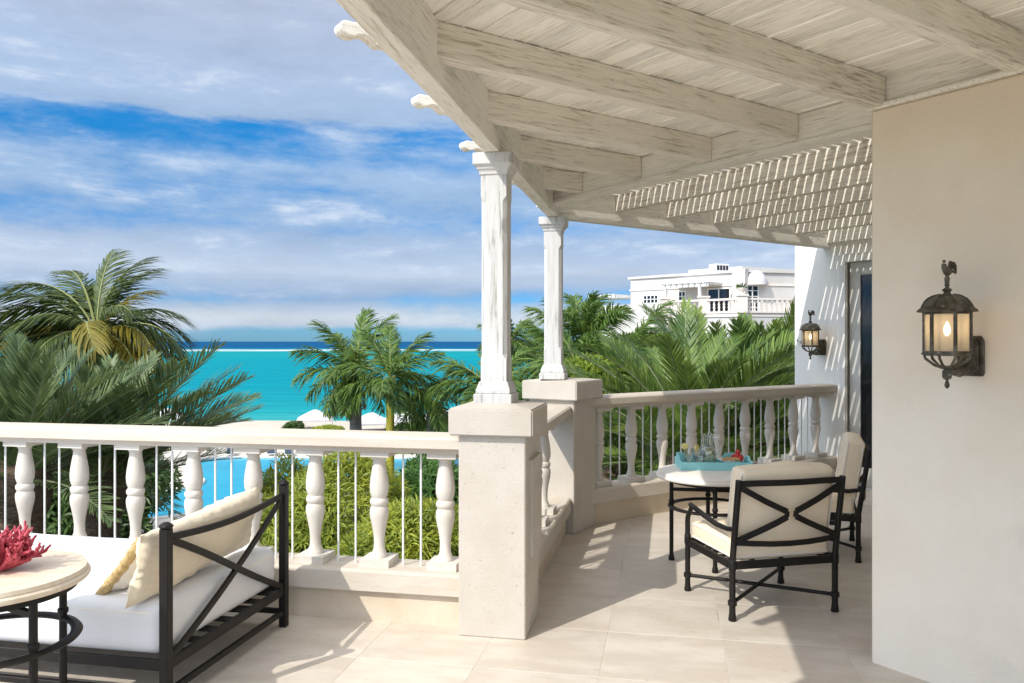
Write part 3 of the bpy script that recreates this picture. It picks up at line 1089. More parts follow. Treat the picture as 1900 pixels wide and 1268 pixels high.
# ledger on the near wall
m1 = MB()
m1.box(0, 4.5, -.02, .022, 2.777, Z_TOP + .02)
bo = m1.build('ledger', M['wood'], perg, bevel=.003)
bo.location = sl(S_NEAR + .035, L_COR)
bo.rotation_euler = (0, 0, RZ_L)


def tail_profile():
    """rafter tail, x = 0 at the beam and negative outwards; scalloped underside and a rolled end"""
    top = Z_TOP - .004
    zb = Z_RAF - .058
    pts = [(0, top), (0, zb), (-.035, zb), (-.04, zb + .014), (-.065, zb + .016), (-.10, zb + .030), (-.135, zb + .050), (-.16, zb + .054), (-.18, zb + .046), (-.20, zb + .050),
           (-.23, zb + .070), (-.26, zb + .080), (-.285, zb + .074), (-.31, zb + .062), (-.335, zb + .060), (-.36, zb + .068), (-.374, zb + .082), (-.377, zb + .100), (-.370, zb + .116),
            (-.35, zb + .125), (-.31, zb + .124), (-.25, zb + .136), (-.18, zb + .165), (-.10, top)]
    pts = [(x * .86, z if x > -.005 else Z_RAF + .03 + (z - Z_RAF - .03) * .86) for x, z in pts]
    return pts


def beam_s(l):
    """where a rafter at l meets the outer face of the side beam"""
    # point uv(-1.016, v) with LL.p = l
    v = (l - (-1.016) * LL.dot(E1)) / LL.dot(D2)
    return uv(-1.016, v).dot(D3)


RW = .075
for k in range(-3, 7):
    lc = -2.84 - RW / 2 + .645 * k
    sb = beam_s(lc)
    se = (S_LED if lc < L_COR - .05 else S_NEAR + .012)
    m1 = MB()
    m1.box(.02, se - sb - .002, -RW / 2, RW / 2, Z_RAF, Z_TOP - .003)
    m1.extr_y([(x, z) for x, z in tail_profile()], -RW / 2 + .004, RW / 2 - .004)
    bo = m1.build('rafter', M['rafter'], perg, bevel=.004)
    bo.location = sl(sb, lc)
    bo.rotation_euler = (0, 0, RZ_S)
# second roof: rafters parallel to the wall
for k in range(5):
    sc_ = 4.83 + .65 * k + .0375
    m1 = MB()
    m1.box(0, L_COR - L_B3 - .05, -RW / 2, RW / 2, Z_RAF + .012, Z_TOP - .003)
    bo = m1.build('rafter', M['rafter'], perg, bevel=.004)
    bo.location = sl(sc_, L_B3 + .046)
    bo.rotation_euler = (0, 0, RZ_L)
m1 = MB()
m1.box(0, L_COR - L_B3 - .05, -.025, .025, Z_RAF - .05, Z_TOP - .003)
bo = m1.build('ledger', M['wood'], perg, bevel=.004)
bo.location = sl(S_WALL - .028, L_B3 + .046)
bo.rotation_euler = (0, 0, RZ_L)
# slats of the first roof run along LL
SW_, ST = .0745, .030
s_ = -1.75
k = 0
while s_ < S_LED + .05:
    # start on the side beam
    v = (s_ - (-1.016) * D3.dot(E1)) / D3.dot(D2)
    l0 = uv(-1.016, v).dot(LL) + .005
    if v < b1 - .02:
        l1 = 1.8 if s_ < S_NEAR + .10 else L_COR + .03
        m1 = MB()
        jz = rnd.uniform(-.002, .003)
        wv = SW_ + rnd.uniform(-.0035, .0025)
        m1.box(0, l1 - l0, -wv / 2, wv / 2, Z_TOP + jz, Z_TOP + ST + jz)
        bo = m1.build('slat', M['slat'], perg, bevel=.003)
        bo.location = sl(s_, l0)
        bo.rotation_euler = (0, rnd.uniform(-.0008, .0008), RZ_L + rnd.uniform(-.0015, .0015))
    s_ += .0815
# slats of the second roof run along D3
l_ = L_B3 - .02
while l_ < L_COR - .03:
    m1 = MB()
    jz = rnd.uniform(-.002, .003)
    wv = .0600 + rnd.uniform(-.002, .002)
    m1.box(0, S_WALL - S_LED - .095, -wv / 2, wv / 2, Z_TOP + jz, Z_TOP + .026 + jz)
    bo = m1.build('slat', M['slat'], perg, bevel=.003)
    bo.location = sl(S_LED + .088, l_)
    bo.rotation_euler = (0, 0, RZ_S + rnd.uniform(-.0015, .0015))
    l_ += .0775

# ------------------------------------------------------------------ wall lanterns
def lantern(label, loc, rotz):
    """local x points out of the wall, origin on the wall at lamp-bracket height (z = 0 is floor)"""
    t_ = thing('wall_lantern', label, 'lantern', loc, rotz, 'lit bronze wall lanterns')
    cx_ = .215
    m1 = MB()
    m1.extr([(-.052, 1.445), (.052, 1.445), (.058, 1.46), (.058, 1.60), (.045, 1.625), (-.045, 1.625), (-.058, 1.60), (-.058, 1.46)], 0.001, .018)
    m1.extr([(-.038, 1.46), (.038, 1.46), (.042, 1.475), (.042, 1.59), (.03, 1.61), (-.03, 1.61), (-.042, 1.59), (-.042, 1.475)], .018, .034)
    m1.ball((.034, 0, 1.56), .012)
    m1.build('wall_plate', M['bronze'], t_, bevel=.003)
    m1 = MB()
    m1.tube([(.03, 0, 1.50), (.06, 0, 1.475), (.11, 0, 1.462), (.16, 0, 1.468), (cx_, 0, 1.475)], [.022, .024, .021, .018, .015], 8)
    m1.tube([(.03, 0, 1.545), (.07, 0, 1.52), (.11, 0, 1.50), (.14, 0, 1.475)], [.008, .009, .008, .006], 6)
    m1.build('bracket_arm', M['bronze'], t_, smooth=50)
    m1 = MB()
    m1.lathe([(.001, 1.395), (.007, 1.40), (.011, 1.41), (.007, 1.425), (.005, 1.432), (.017, 1.44), (.019, 1.45), (.019, 1.47), (.013, 1.48), (.024, 1.488), (.024, 1.492), (.008, 1.495)], 12, (cx_, 0, 0))
    m1.build('drop_finial', M['bronze'], t_, smooth=40)
    for k in range(6):
        m1 = MB()
        a = pi / 6 + radians(17) + k * pi / 3
        ca, sa = cos(a), sin(a)
        m1.tube([(cx_ + .015 * ca, sa * .015, 1.485), (cx_ + .05 * ca, sa * .05, 1.497), (cx_ + .085 * ca, sa * .085, 1.525), (cx_ + .092 * ca, sa * .092, 1.548), (cx_ + .102 * ca, sa * .102, 1.545)],
                [.007, .006, .006, .006, .004], 6)
        m1.build('cradle_arm', M['bronze'], t_, smooth=50)
    m1 = MB()
    R = .090
    HA = pi / 6 + radians(17)
    hexa = [(cx_ + R * cos(HA + k * pi / 3), R * sin(HA + k * pi / 3)) for k in range(6)]
    for x, y in hexa:
        m1.tube([(x, y, 1.545), (x, y, 1.735)], .0085, 6)
    for z, rr in ((1.548, .010), (1.728, .010)):
        for k in range(6):
            a, b = hexa[k], hexa[(k + 1) % 6]
            m1.bar((a[0], a[1], z), (b[0], b[1], z), .012, .020)
    m1.build('frame', M['bronze'], t_, bevel=.0015)
    for k in range(6):
        a, b = hexa[k], hexa[(k + 1) % 6]
        m1 = MB()
        m1.bar((a[0], a[1], 1.638), (b[0], b[1], 1.638), .002, .162)
        m1.build('pane', M['lampglass'], t_)
    m1 = MB()
    m1.lathe([(.116, 1.728), (.120, 1.733), (.113, 1.741), (.103, 1.748), (.100, 1.757), (.093, 1.770), (.080, 1.784), (.058, 1.796), (.034, 1.803), (.016, 1.806), (.013, 1.816), (.022, 1.824), (.008, 1.834), (.006, 1.846)], 24, (cx_, 0, 0))
    for k in range(8):
        a = k * pi / 4
        m1.tube([(cx_ + r_ * cos(a), r_ * sin(a), z + .001) for r_, z in ((.103, 1.749), (.093, 1.771), (.080, 1.785), (.058, 1.797), (.028, 1.804))], .0035, 5)
    m1.build('roof', M['bronze'], t_, smooth=45)
    # cockerel finial
    m1 = MB()
    y0 = 0
    m1.lathe([(.008, 1.842), (.006, 1.85), (.0085, 1.868), (.006, 1.872), (.005, 1.885)], 8, (cx_, 0, 0))
    m1.ball((cx_ - .002, y0, 1.893), .017, 8, 6, (1.25, .6, .95))
    m1.tube([(cx_ + .008, y0, 1.897), (cx_ + .016, y0, 1.908), (cx_ + .018, y0, 1.917)], [.010, .008, .007], 7)
    m1.tube([(cx_ + .022, y0, 1.917), (cx_ + .031, y0, 1.914)], [.003, .0005], 5)
    for q in range(3):
        m1.ball((cx_ + .012 + .005 * q, y0, 1.926), .004, 6, 4, (1, .5, 1.3))
    for q, (r1, h1) in enumerate(((.030, .030), (.036, .022), (.038, .010), (.034, -.004))):
        m1.tube([(cx_ - .012, y0, 1.897), (cx_ - .012 - r1 * .45, y0 + (.003 if q % 2 else -.003), 1.897 + h1), (cx_ - .012 - r1 * .95, y0, 1.897 + h1 * .9), (cx_ - .012 - r1 * 1.1, y0, 1.893 + h1 * .2 - .006)],
                [.006, .0055, .005, .002], 6)
    kk = 1.45
    m1.v = [(cx_ + (x - cx_) * kk, y * kk, 1.842 + (z - 1.842) * (kk - .2)) for x, y, z in m1.v]
    m1.build('cockerel_finial', M['bronze'], t_, smooth=60)
    m1 = MB()
    m1.lathe([(.017, 1.55), (.017, 1.62), (.012, 1.626), (.004, 1.628)], 12, (cx_, 0, 0))
    m1.build('candle_sleeve', M['china'], t_, smooth=40)
    m1 = MB()
    m1.lathe([(.006, 1.628), (.011, 1.636), (.014, 1.648), (.011, 1.664), (.005, 1.680), (.001, 1.688)], 10, (cx_, 0, 0))
    m1.build('bulb', M['bulb'], t_, smooth=60)
    ld = bpy.data.lights.new('lantern_light', 'POINT')
    ld.energy = .11
    ld.color = (1, .84, .62)
    ld.shadow_soft_size = .02
    lo = bpy.data.objects.new('lantern_light', ld)
    C.objects.link(lo)
    lo.parent = t_
    lo.location = (cx_, 0, 1.69)
    return t_


def on_wall(px, s_at):
    """point of a wall s = s_at seen in the picture's column px"""
    k_ = (px - 950) / 1480
    y = s_at / (D3.x * k_ + D3.y)
    return Vector((k_ * y, y, 0))


RZ_OUT = atan2(-D3.y, -D3.x)
lantern('large near bronze lantern with lit bulb on the cream wall at right', on_wall(1803, S_NEAR), RZ_OUT)
lantern('small distant bronze lantern with lit bulb on the white wall beside the door', on_wall(1525, S_WALL), RZ_OUT)

# ------------------------------------------------------------------ cushions
def rounded_box(w_, d_, h, r=.03, nx=10, ny=10, bulge=.012, noise=.0):
    """soft upholstered block, centred in x and y, from z = 0 to h"""
    bm = bmesh.new()
    bmesh.ops.create_cube(bm, size=1)
    for v in bm.verts:
        v.co = Vector((v.co.x * w_, v.co.y * d_, (v.co.z + .5) * h))
    bmesh.ops.bevel(bm, geom=list(bm.edges), offset=r, segments=4, affect='EDGES', profile=.5)
    bmesh.ops.subdivide_edges(bm, edges=[e for e in bm.edges if e.calc_length() > .06], cuts=6, use_grid_fill=True)
    for v in bm.verts:
        fx, fy = 1 - (2 * v.co.x / w_) ** 2, 1 - (2 * v.co.y / d_) ** 2
        up = 1 if v.co.z > h * .5 else -.4
        v.co.z += up * bulge * max(fx, 0) ** .6 * max(fy, 0) ** .6
        if noise:
            v.co.z += noise * (sin(v.co.x * 17 + 1.3) * cos(v.co.y * 13) + .6 * sin(v.co.x * 31 + v.co.y * 23)) * (v.co.z / h)
    return bm


def bm_obj(name, bm, mat, parent=None):
    me = bpy.data.meshes.new(name)
    bm.to_mesh(me)
    bm.free()
    me.materials.append(mat)
    for p in me.polygons:
        p.use_smooth = True
    return obj(name, me, parent)


def piping(w_, d_, z, r, parent, rad=.006, name='piping', mat=None):
    pts = []
    for cx_, cy_, a0 in ((w_ / 2 - r, d_ / 2 - r, 0), (-w_ / 2 + r, d_ / 2 - r, pi / 2), (-w_ / 2 + r, -d_ / 2 + r, pi), (w_ / 2 - r, -d_ / 2 + r, 3 * pi / 2)):
        for k in range(5):
            a = a0 + pi / 2 * k / 4
            pts.append((cx_ + r * cos(a), cy_ + r * sin(a), z + .002 * sin(9 * cx_ + k)))
    m1 = MB()
    m1.tube(pts, rad, 6, closed=True)
    return m1.build(name, mat or M['pipe'], parent, smooth=60)


def pillow_mesh(w_, h, th, n=34, seed=1, wr=.012):
    """knife-edge pillow standing in the x-z plane, z from 0 to h, thickness along y"""
    r_ = random.Random(seed)
    ph = [r_.uniform(0, 6) for _ in range(6)]
    m1 = MB()
    vs, fs = [], []
    for side in (1, -1):
        for j in range(n + 1):
            for i in range(n + 1):
                a, b = -1 + 2 * i / n, -1 + 2 * j / n
                f_ = max(0, (1 - a ** 4) * (1 - b ** 4)) ** .55
                pin = 1 - .07 * (1 - abs(b)) * abs(a) ** 3
                pin2 = 1 - .07 * (1 - abs(a)) * abs(b) ** 3
                x, z = a * w_ / 2 * pin, (b * pin2 + 1) * h / 2
                edge = max(abs(a), abs(b))
                wv = wr * ((.7 * sin(a * 37 + ph[0] + 5 * sin(3.1 * a + ph[3])) + .5 * sin(a * 71 + ph[4] + 2 * b)) * edge ** 3 * (1 - edge ** 10) + .5 * sin(b * 23 + a * 5 + ph[1]) * edge ** 2 * (1 - edge ** 8) + .5 * sin(4 * a + 5 * b + ph[2]))
                y = side * (th / 2 * f_) + (wv if f_ > .01 else 0) * side
                vs.append((x, y, z))
        o0 = 0 if side == 1 else (n + 1) ** 2
        for j in range(n):
            for i in range(n):
                q = o0 + j * (n + 1) + i
                fs.append((q, q + 1, q + n + 2, q + n + 1) if side == -1 else (q + n + 1, q + n + 2, q + 1, q))
    return m1.add(vs, fs)


# ------------------------------------------------------------------ daybed
DBX = -1.489, 3.433           # front post, right end
db_org = Vector((-1.489, 3.433, 0))
daybed = thing('daybed', 'black iron daybed with thick white mattress by the front balustrade', 'daybed', db_org, RZ_U)
# local x: along E1 (negative to the left), local y: towards the railing
DD, DW = 1.067, 2.15
ZT = .795


def post(mb_, x, y, z1, r=.021):
    mb_.box(x - r, x + r, y - r, y + r, 0, z1)
    mb_.lathe([(r * 1.05, z1), (r * 1.45, z1 + .006), (r * 1.45, z1 + .014), (r * 1.1, z1 + .02), (r * .5, z1 + .027)], 12, (x, y, 0))


for x in (0, -DW):
    for y in (0, DD):
        m1 = MB()
        post(m1, x, y, ZT)
        m1.build('post', M['iron'], daybed, bevel=.003)
for x in (0, -DW):
    m1 = MB()
    m1.flatbar([(x, .025 + (DD - .05) * t_, .752 - .03 * sin(pi * t_) - .012 * t_) for t_ in [i / 10 for i in range(11)]], .020, .030)
    m1.build('top_rail', M['iron'], daybed, bevel=.003)
    m1 = MB()
    m1.flatbar([(x, .025 + (DD - .05) * t_, .742 - .51 * t_ + .006 * sin(2 * pi * t_)) for t_ in [i / 8 for i in range(9)]], .020, .030)
    m1.build('cross_brace', M['iron'], daybed, bevel=.002)
    m1 = MB()
    m1.flatbar([(x + .0, .025 + (DD - .05) * t_, .225 + .50 * t_ - .03 * sin(pi * t_)) for t_ in [i / 8 for i in range(9)]], .018, .030)
    m1.build('cross_brace', M['iron'], daybed, bevel=.002)
    m1 = MB()
    m1.bar((x, .02, .205), (x, DD - .02, .205), .024, .045)
    m1.bar((x, .02, .085), (x, DD - .02, .085), .024, .028)
    m1.build('end_rail', M['iron'], daybed, bevel=.003)
for y in (0, DD):
    m1 = MB()
    m1.bar((-.02, y, .205), (-DW + .02, y, .205), .024, .045)
    m1.bar((-.02, y, .085), (-DW + .02, y, .085), .024, .028)
    m1.build('side_rail', M['iron'], daybed, bevel=.003)
for i in range(7):
    y = .12 + .137 * i
    m1 = MB()
    m1.bar((-.01, y, .222), (-DW + .01, y, .222), .06, .008)
    m1.build('base_slat', M['iron'], daybed)
mt = bm_obj('mattress', rounded_box(DW - .06, DD - .02, .225, .055, bulge=.022, noise=.005), M['white'], daybed)
mt.location = (-DW / 2, DD / 2 + .0, .232)
piping(DW - .075, DD - .035, .185, .055, mt)

# pillows lean against the end of the daybed
pl = pillow_mesh(1.0, .335, .13, seed=3, wr=.012).build('pillow', M['silk'], None, smooth=80)
tag(pl, 'large cream silk pillow leaning against the black end frame of the daybed', 'pillow')
base_ = db_org + E1 * -.165 + D2 * .46 + Vector((0, 0, .470))
pl.matrix_world = Matrix.Translation(base_) @ Matrix.Rotation(pi / 2 - A1, 4, 'Z') @ Matrix.Rotation(radians(15), 4, 'X') @ Matrix.Rotation(radians(-2.5), 4, 'Y')
m1 = MB()
p2 = pillow_mesh(.50, .32, .12, seed=9, wr=.008).build('pillow', M['silk_w'], None, smooth=80)
tag(p2, 'smaller ivory pillow with gold braid edge leaning beside the large cream silk pillow', 'pillow')
base2 = db_org + E1 * -.37 + D2 * .33 + Vector((0, 0, .468))
p2.matrix_world = Matrix.Translation(base2) @ Matrix.Rotation(pi / 2 - A1 - .05, 4, 'Z') @ Matrix.Rotation(radians(40), 4, 'X')
m1 = MB()
pts = []
n = 14
for (ax, bz) in [(-1 + 2 * i / n, -1) for i in range(n)] + [(1, -1 + 2 * i / n) for i in range(n)] + [(1 - 2 * i / n, 1) for i in range(n)] + [(-1, 1 - 2 * i / n) for i in range(n)]:
    pin = 1 - .07 * (1 - abs(bz)) * abs(ax) ** 3
    pin2 = 1 - .07 * (1 - abs(ax)) * abs(bz) ** 3
    pts.append((ax * .25 * pin, .004 * sin(20 * ax + 17 * bz), (bz * pin2 + 1) * .16))
m1.tube(pts, .023, 7, closed=True)
m1.build('braid', M['trim'], p2, smooth=60)

# ------------------------------------------------------------------ round tables
def round_table(name, label, loc, R, H, leg_r, leg_a, ring_z, top_mat, thick=.042, ringR=None):
    t_ = thing(name, label, 'table', loc, 0)
    m1 = MB()
    z0 = H - thick
    m1.lathe([(R - .03, z0), (R - .008, z0 + .003), (R, z0 + .012), (R, z0 + .022), (R - .006, z0 + .028), (R - .010, z0 + .03), (R - .008, z0 + .034), (R - .012, H - .002), (R - .02, H)], 64)
    m1.build('tabletop', top_mat, t_, smooth=35)
    m1 = MB()
    m1.lathe([(leg_r - .012, z0 - .028), (leg_r + .012, z0 - .028), (leg_r + .012, z0 - .001), (leg_r - .012, z0 - .001)], 48)
    m1.build('apron_ring', M['iron'], t_, smooth=35)
    for k in range(4):
        a = leg_a + k * pi / 2
        x, y = leg_r * cos(a), leg_r * sin(a)
        m1 = MB()
        m1.tube([(x, y, .0), (x, y, z0 - .002)], .0155, 10)
        m1.lathe([(.020, 0), (.023, .006), (.020, .03), (.017, .04)], 10, (x, y, 0))
        m1.lathe([(.0165, ring_z + .02), (.021, ring_z + .025), (.021, ring_z + .04), (.0165, ring_z + .045)], 10, (x, y, 0))
        m1.build('leg', M['iron'], t_, smooth=50)
    m1 = MB()
    rr = ringR or leg_r + .006
    prof = [(rr + .022 * cos(q), ring_z + .012 * sin(q)) for q in [2 * pi * i / 8 for i in range(8)]]
    n = 56
    vs, fs = [], []
    for k in range(n):
        a = 2 * pi * k / n
        for r_, z in prof:
            vs.append((r_ * cos(a), r_ * sin(a), z))
    for k in range(n):
        k2 = (k + 1) % n
        for i in range(8):
            i2 = (i + 1) % 8
            fs.append((k * 8 + i, k2 * 8 + i, k2 * 8 + i2, k * 8 + i2))
    m1.add(vs, fs).build('ring_stretcher', M['iron'], t_, smooth=60)
    for k in range(2):
        a = leg_a + k * pi / 2
        m1 = MB()
        zz = H - .115 - .026 * k
        m1.bar((leg_r * cos(a), leg_r * sin(a), zz), (-leg_r * cos(a), -leg_r * sin(a), zz), .022, .024)
        m1.build('cross_bar', M['iron'], t_, bevel=.002)
    return t_


round_table('side_table', 'round side table with stone top and iron legs in front of the daybed', (-2.0, 3.05, 0), .345, .72, .29, radians(-29), .455, M['marble'], thick=.05)
TBL = Vector((1.45, 5.80, 0))
round_table('dining_table', 'small round dining table with pale top holding the aqua tray', TBL, .395, .66, .285, radians(81), .40, M['marble_w'], thick=.05)

# coral
def coral():
    r_ = random.Random(5)
    m1 = MB()

    def branch(p, d, ln, rad, lev):
        pts = [p]
        rs = [rad]
        q = Vector(p)
        dd = Vector(d)
        for i in range(3):
            dd = (dd + Vector((r_.uniform(-.3, .3), r_.uniform(-.3, .3), r_.uniform(-.15, .3)))).normalized()
            q = q + dd * ln / 3
            pts.append(tuple(q))
            rs.append(rad * (1 - .16 * (i + 1)))
        rs[-1] = rad * .62
        m1.tube(pts, rs, 6)
        m1.ball(pts[-1], rs[-1] * .99, 6, 4)
        if lev > 0:
            for _ in range(r_.choice((2, 3, 3))):
                i = r_.choice((1, 2, 2, 3))
                nd = (dd + Vector((r_.uniform(-1, 1), r_.uniform(-1, 1), r_.uniform(-.5, .8)))).normalized()
                branch(pts[i], nd, ln * r_.uniform(.5, .75), rad * .80, lev - 1)
    for i in range(60):
        a = i * 2.4
        el = r_.uniform(.25, 1.42)
        branch((.02 * cos(a), .02 * sin(a), .012), (cos(a) * cos(el), sin(a) * cos(el), sin(el)), r_.uniform(.058, .088), .0105, 2)
    zmin = min(p[2] for p in m1.v)
    for i, p in enumerate(m1.v):
        if p[2] < .001:
            m1.v[i] = (p[0], p[1], .001 + .002 * abs(p[0]))
    o = m1.build('coral_ornament', M['coral'], None, smooth=60)
    o.location = (-1.965, 3.06, .72)
    o.scale = (1.1, 1.1, 1.12)
    tag(o, 'branching red coral ornament on the round stone side table', 'coral')


coral()

# ------------------------------------------------------------------ dining chairs
def chair(label, loc, rotz):
    """faces local +y"""
    t_ = thing('armchair', label, 'chair', loc, rotz, 'iron dining armchairs')
    hw, hb, hf = .335, -.285, .285
    r = .0165
    lean = .075

    def bx(z):
        return hb - lean * max(0, (z - .33)) / .5
    ZTp = .815
    for sx in (-1, 1):
        x = hw * sx
        m1 = MB()
        m1.tube([(x, hb, .0), (x, hb, .33), (x, bx(.55), .55), (x, bx(ZTp), ZTp)], .018, 10)
        m1.lathe([(.021, 0), (.024, .006), (.020, .035), (.018, .05)], 10, (x, hb, 0))
        m1.lathe([(.019, .085), (.026, .09), (.026, .115), (.019, .12)], 10, (x, hb, 0))
        m1.lathe([(.019, .285), (.022, .29), (.022, .345), (.019, .35)], 10, (x, hb, 0))
        m1.build('leg', M['iron'], t_, smooth=50)
        m1 = MB()
        m1.tube([(x, hf, .0), (x, hf, .45), (x, hf - .004, .475), (x, hf - .02, .50), (x, hf - .055, .545)], [.0165, .0165, .016, .015, .014], 10)
        m1.lathe([(.020, 0), (.023, .006), (.019, .035), (.017, .05)], 10, (x, hf, 0))
        m1.lathe([(.018, .085), (.025, .09), (.025, .115), (.018, .12)], 10, (x, hf, 0))
        m1.lathe([(.018, .30), (.021, .305), (.021, .36), (.018, .365)], 10, (x, hf, 0))
        m1.build('leg', M['iron'], t_, smooth=50)
        m1 = MB()
        ys = [hf - .035, hf - .08, .05, -.1, -.22, bx(.53)]
        zs = [.562, .555, .53, .512, .512, .53]
        m1.tube([(x, y, z) for y, z in zip(ys, zs)], [.014, .016, .0165, .016, .015, .014], 9)
        m1.build('armrest', M['iron'], t_, smooth=50)
    m1 = MB()
    for a, b in (((-hw, hb), (hw, hb)), ((-hw, hf), (hw, hf)), ((-hw, hb), (-hw, hf)), ((hw, hb), (hw, hf))):
        m1.bar((a[0], a[1], .315), (b[0], b[1], .315), .022, .045)
    m1.build('seat_frame', M['iron'], t_, bevel=.003)
    for i in range(6):
        m1 = MB()
        m1.bar((-hw + .01, hb + .08 + .085 * i, .331), (hw - .01, hb + .08 + .085 * i, .331), .04, .005)
        m1.build('seat_strap', M['iron'], t_)
    for sx in (-1, 1):
        m1 = MB()
        m1.tube([(-hw * sx, hb, .102), (hw * sx, hf, .102 + .001 * sx)], .0115, 8)
        m1.build('stretcher', M['iron'], t_, smooth=50)
    m1 = MB()
    m1.flatbar([(-hw + .0, bx(.80), .795)] + [(hw * q, bx(.79) - .018 * (1 - q * q), .80 - .006 * (1 - q * q)) for q in (-.6, -.2, .2, .6)] + [(hw, bx(.80), .795)], .018, .034)
    m1.build('top_rail', M['iron'], t_, bevel=.003)
    m1 = MB()
    m1.flatbar([(hw * q, bx(.45) - .045 * (1 - q * q), .452 - .012 * (1 - q * q)) for q in (-1, -.7, -.35, 0, .35, .7, 1)], .020, .030)
    m1.build('lower_rail', M['iron'], t_, bevel=.003)

    for sx in (-1, 1):
        m1 = MB()
        pts = []
        for q, z in ((.97, .775), (.75, .735), (.5, .69), (.28, .655), (.085, .625)):
            pts.append((hw * q * sx, bx(z) - .022 * (1 - q * q) - .006, z))
        m1.flatbar(pts, .014, .034)
        pts = []
        for q, z in ((.085, .628), (.085, .592)):
            pts.append((hw * q * sx, bx(z) - .022 - .006, z))
        m1.flatbar(pts, .0136, .026, up=(1, 0, 0))
        pts = []
        for q, z in ((.085, .595), (.28, .563), (.5, .53), (.75, .495), (.97, .462)):
            pts.append((hw * q * sx, bx(z) - .022 * (1 - q * q) - .012, z))
        m1.flatbar(pts, .0142, .034)
        m1.build('back_brace', M['iron'], t_, bevel=.002)
    st = bm_obj('seat_cushion', rounded_box(.625, .545, .115, .028, bulge=.016, noise=.0045), M['cream'], t_)
    st.location = (0, .012, .335)
    piping(.628, .548, .098, .03, st, .005)
    piping(.628, .548, .018, .03, st, .005)
    bk = bm_obj('back_cushion', rounded_box(.60, .13, .44, .03, bulge=.020, noise=.006), M['cream'], t_)
    bk.matrix_basis = Matrix.Translation((0, hb + .078, .435)) @ Matrix.Rotation(radians(9), 4, 'X')
    for yy in (.052, -.052):
        pts = []
        w2, h0, h1, rr = .30, .012, .432, .03
        for cx_, cz_, a0 in ((w2 - rr, h1 - rr, 0), (-w2 + rr, h1 - rr, pi / 2), (-w2 + rr, h0 + rr, pi), (w2 - rr, h0 + rr, 3 * pi / 2)):
            for k_ in range(5):
                a = a0 + pi / 2 * k_ / 4
                pts.append((cx_ + rr * cos(a), yy, cz_ + rr * sin(a) + (.012 * (1 - (cx_ / w2) ** 2) if cz_ > .2 else 0)))
        m1 = MB()
        m1.tube(pts, .005, 6, closed=True)
        m1.build('piping', M['pipe'], bk, smooth=60)
    return t_


ch1 = chair('cream cushioned iron armchair in front of the dining table, seen from behind', (1.521, 4.925, 0), radians(13.6))
cb = (Vector((2.735, 6.417, 0)) + Vector((2.504, 5.766, 0))) / 2
fdir = Vector((-.942, .334, 0))
c2 = cb + fdir * .285
copy_thing(ch1, c2, atan2(-fdir.x, fdir.y), 'cream cushioned iron armchair at right, half hidden by the cream wall, seen from the side', 'iron dining armchairs')

# ------------------------------------------------------------------ tray and things on it
TZ = .66
tray_c = Vector((1.50, 5.955, TZ))
tray = thing('tray', 'aqua lacquer tray with cut handles on the round dining table', 'tray', tray_c, radians(-3))
tw, td, th_ = .50, .27, .058
m1 = MB()
m1.box(-tw / 2, tw / 2, -td / 2, td / 2, 0, .012)
m1.build('base', M['aqua'], tray, bevel=.002)
m1 = MB()
m1.box(-tw / 2, tw / 2, -td / 2 - .012, -td / 2, 0, th_)
m1.build('side', M['aqua'], tray, bevel=.002)
m1 = MB()
m1.extr_y([(-tw / 2, 0), (tw / 2, 0), (tw / 2, .09), (.12, .09), (.09, .05), (-.04, .05), (-.06, .092), (-.13, .092), (-.155, .05), (-.17, .05), (-.195, .092), (-tw / 2, .092)], td / 2, td / 2 + .012)
m1.build('side', M['aqua'], tray, bevel=.002)
for sx in (-1, 1):
    m1 = MB()
    x = sx * (tw / 2 + .0055)
    m1.extr([(-td / 2 - .012, 0), (td / 2 + .012, 0), (td / 2 + .012, .062), (.07, .062), (.05, .088), (-.05, .088), (-.07, .062), (-td / 2 - .012, .062)], x - .006, x + .006)
    m1.build('end', M['aqua'], tray, bevel=.002)

pit = thing('pitcher', 'clear glass pitcher of iced lemonade standing on the aqua tray', 'pitcher', tray_c + Vector((-.035, .03, .012)))
m1 = MB()
outer = [(.045, 0), (.058, .008), (.066, .035), (.066, .09), (.058, .125), (.044, .155), (.041, .18), (.046, .215), (.050, .235)]
inner_ = [(.047, .235), (.043, .215), (.038, .18), (.041, .155), (.055, .125), (.063, .09), (.063, .035), (.055, .012), (.001, .010)]
m1.lathe(outer + inner_, 24)
m1.build('body', M['glass'], pit, smooth=50)
m1 = MB()
m1.tube([(.048, 0, .20), (.075, 0, .205), (.098, 0, .18), (.102, 0, .13), (.088, 0, .09), (.064, 0, .075)], .0075, 8)
m1.build('handle', M['glass'], pit, smooth=60)
m1 = MB()
m1.lathe([(.053, .0125), (.0615, .036), (.0615, .09), (.0535, .125), (.049, .135), (.001, .136)], 20)
m1.build('lemonade', M['lemonade'], pit, smooth=50)
m1 = MB()
for q in range(5):
    a = q * 1.9
    m1.add([(.04 * cos(a) + dx, .04 * sin(a) + dy, .05 + .016 * q + dz_) for dx in (-.012, .012) for dy in (-.012, .012) for dz_ in (-.012, .012)],
           [(0, 1, 3, 2), (4, 6, 7, 5), (0, 4, 5, 1), (2, 3, 7, 6), (0, 2, 6, 4), (1, 5, 7, 3)])
m1.build('lemon_slice', M['lemon'], pit, bevel=.004)

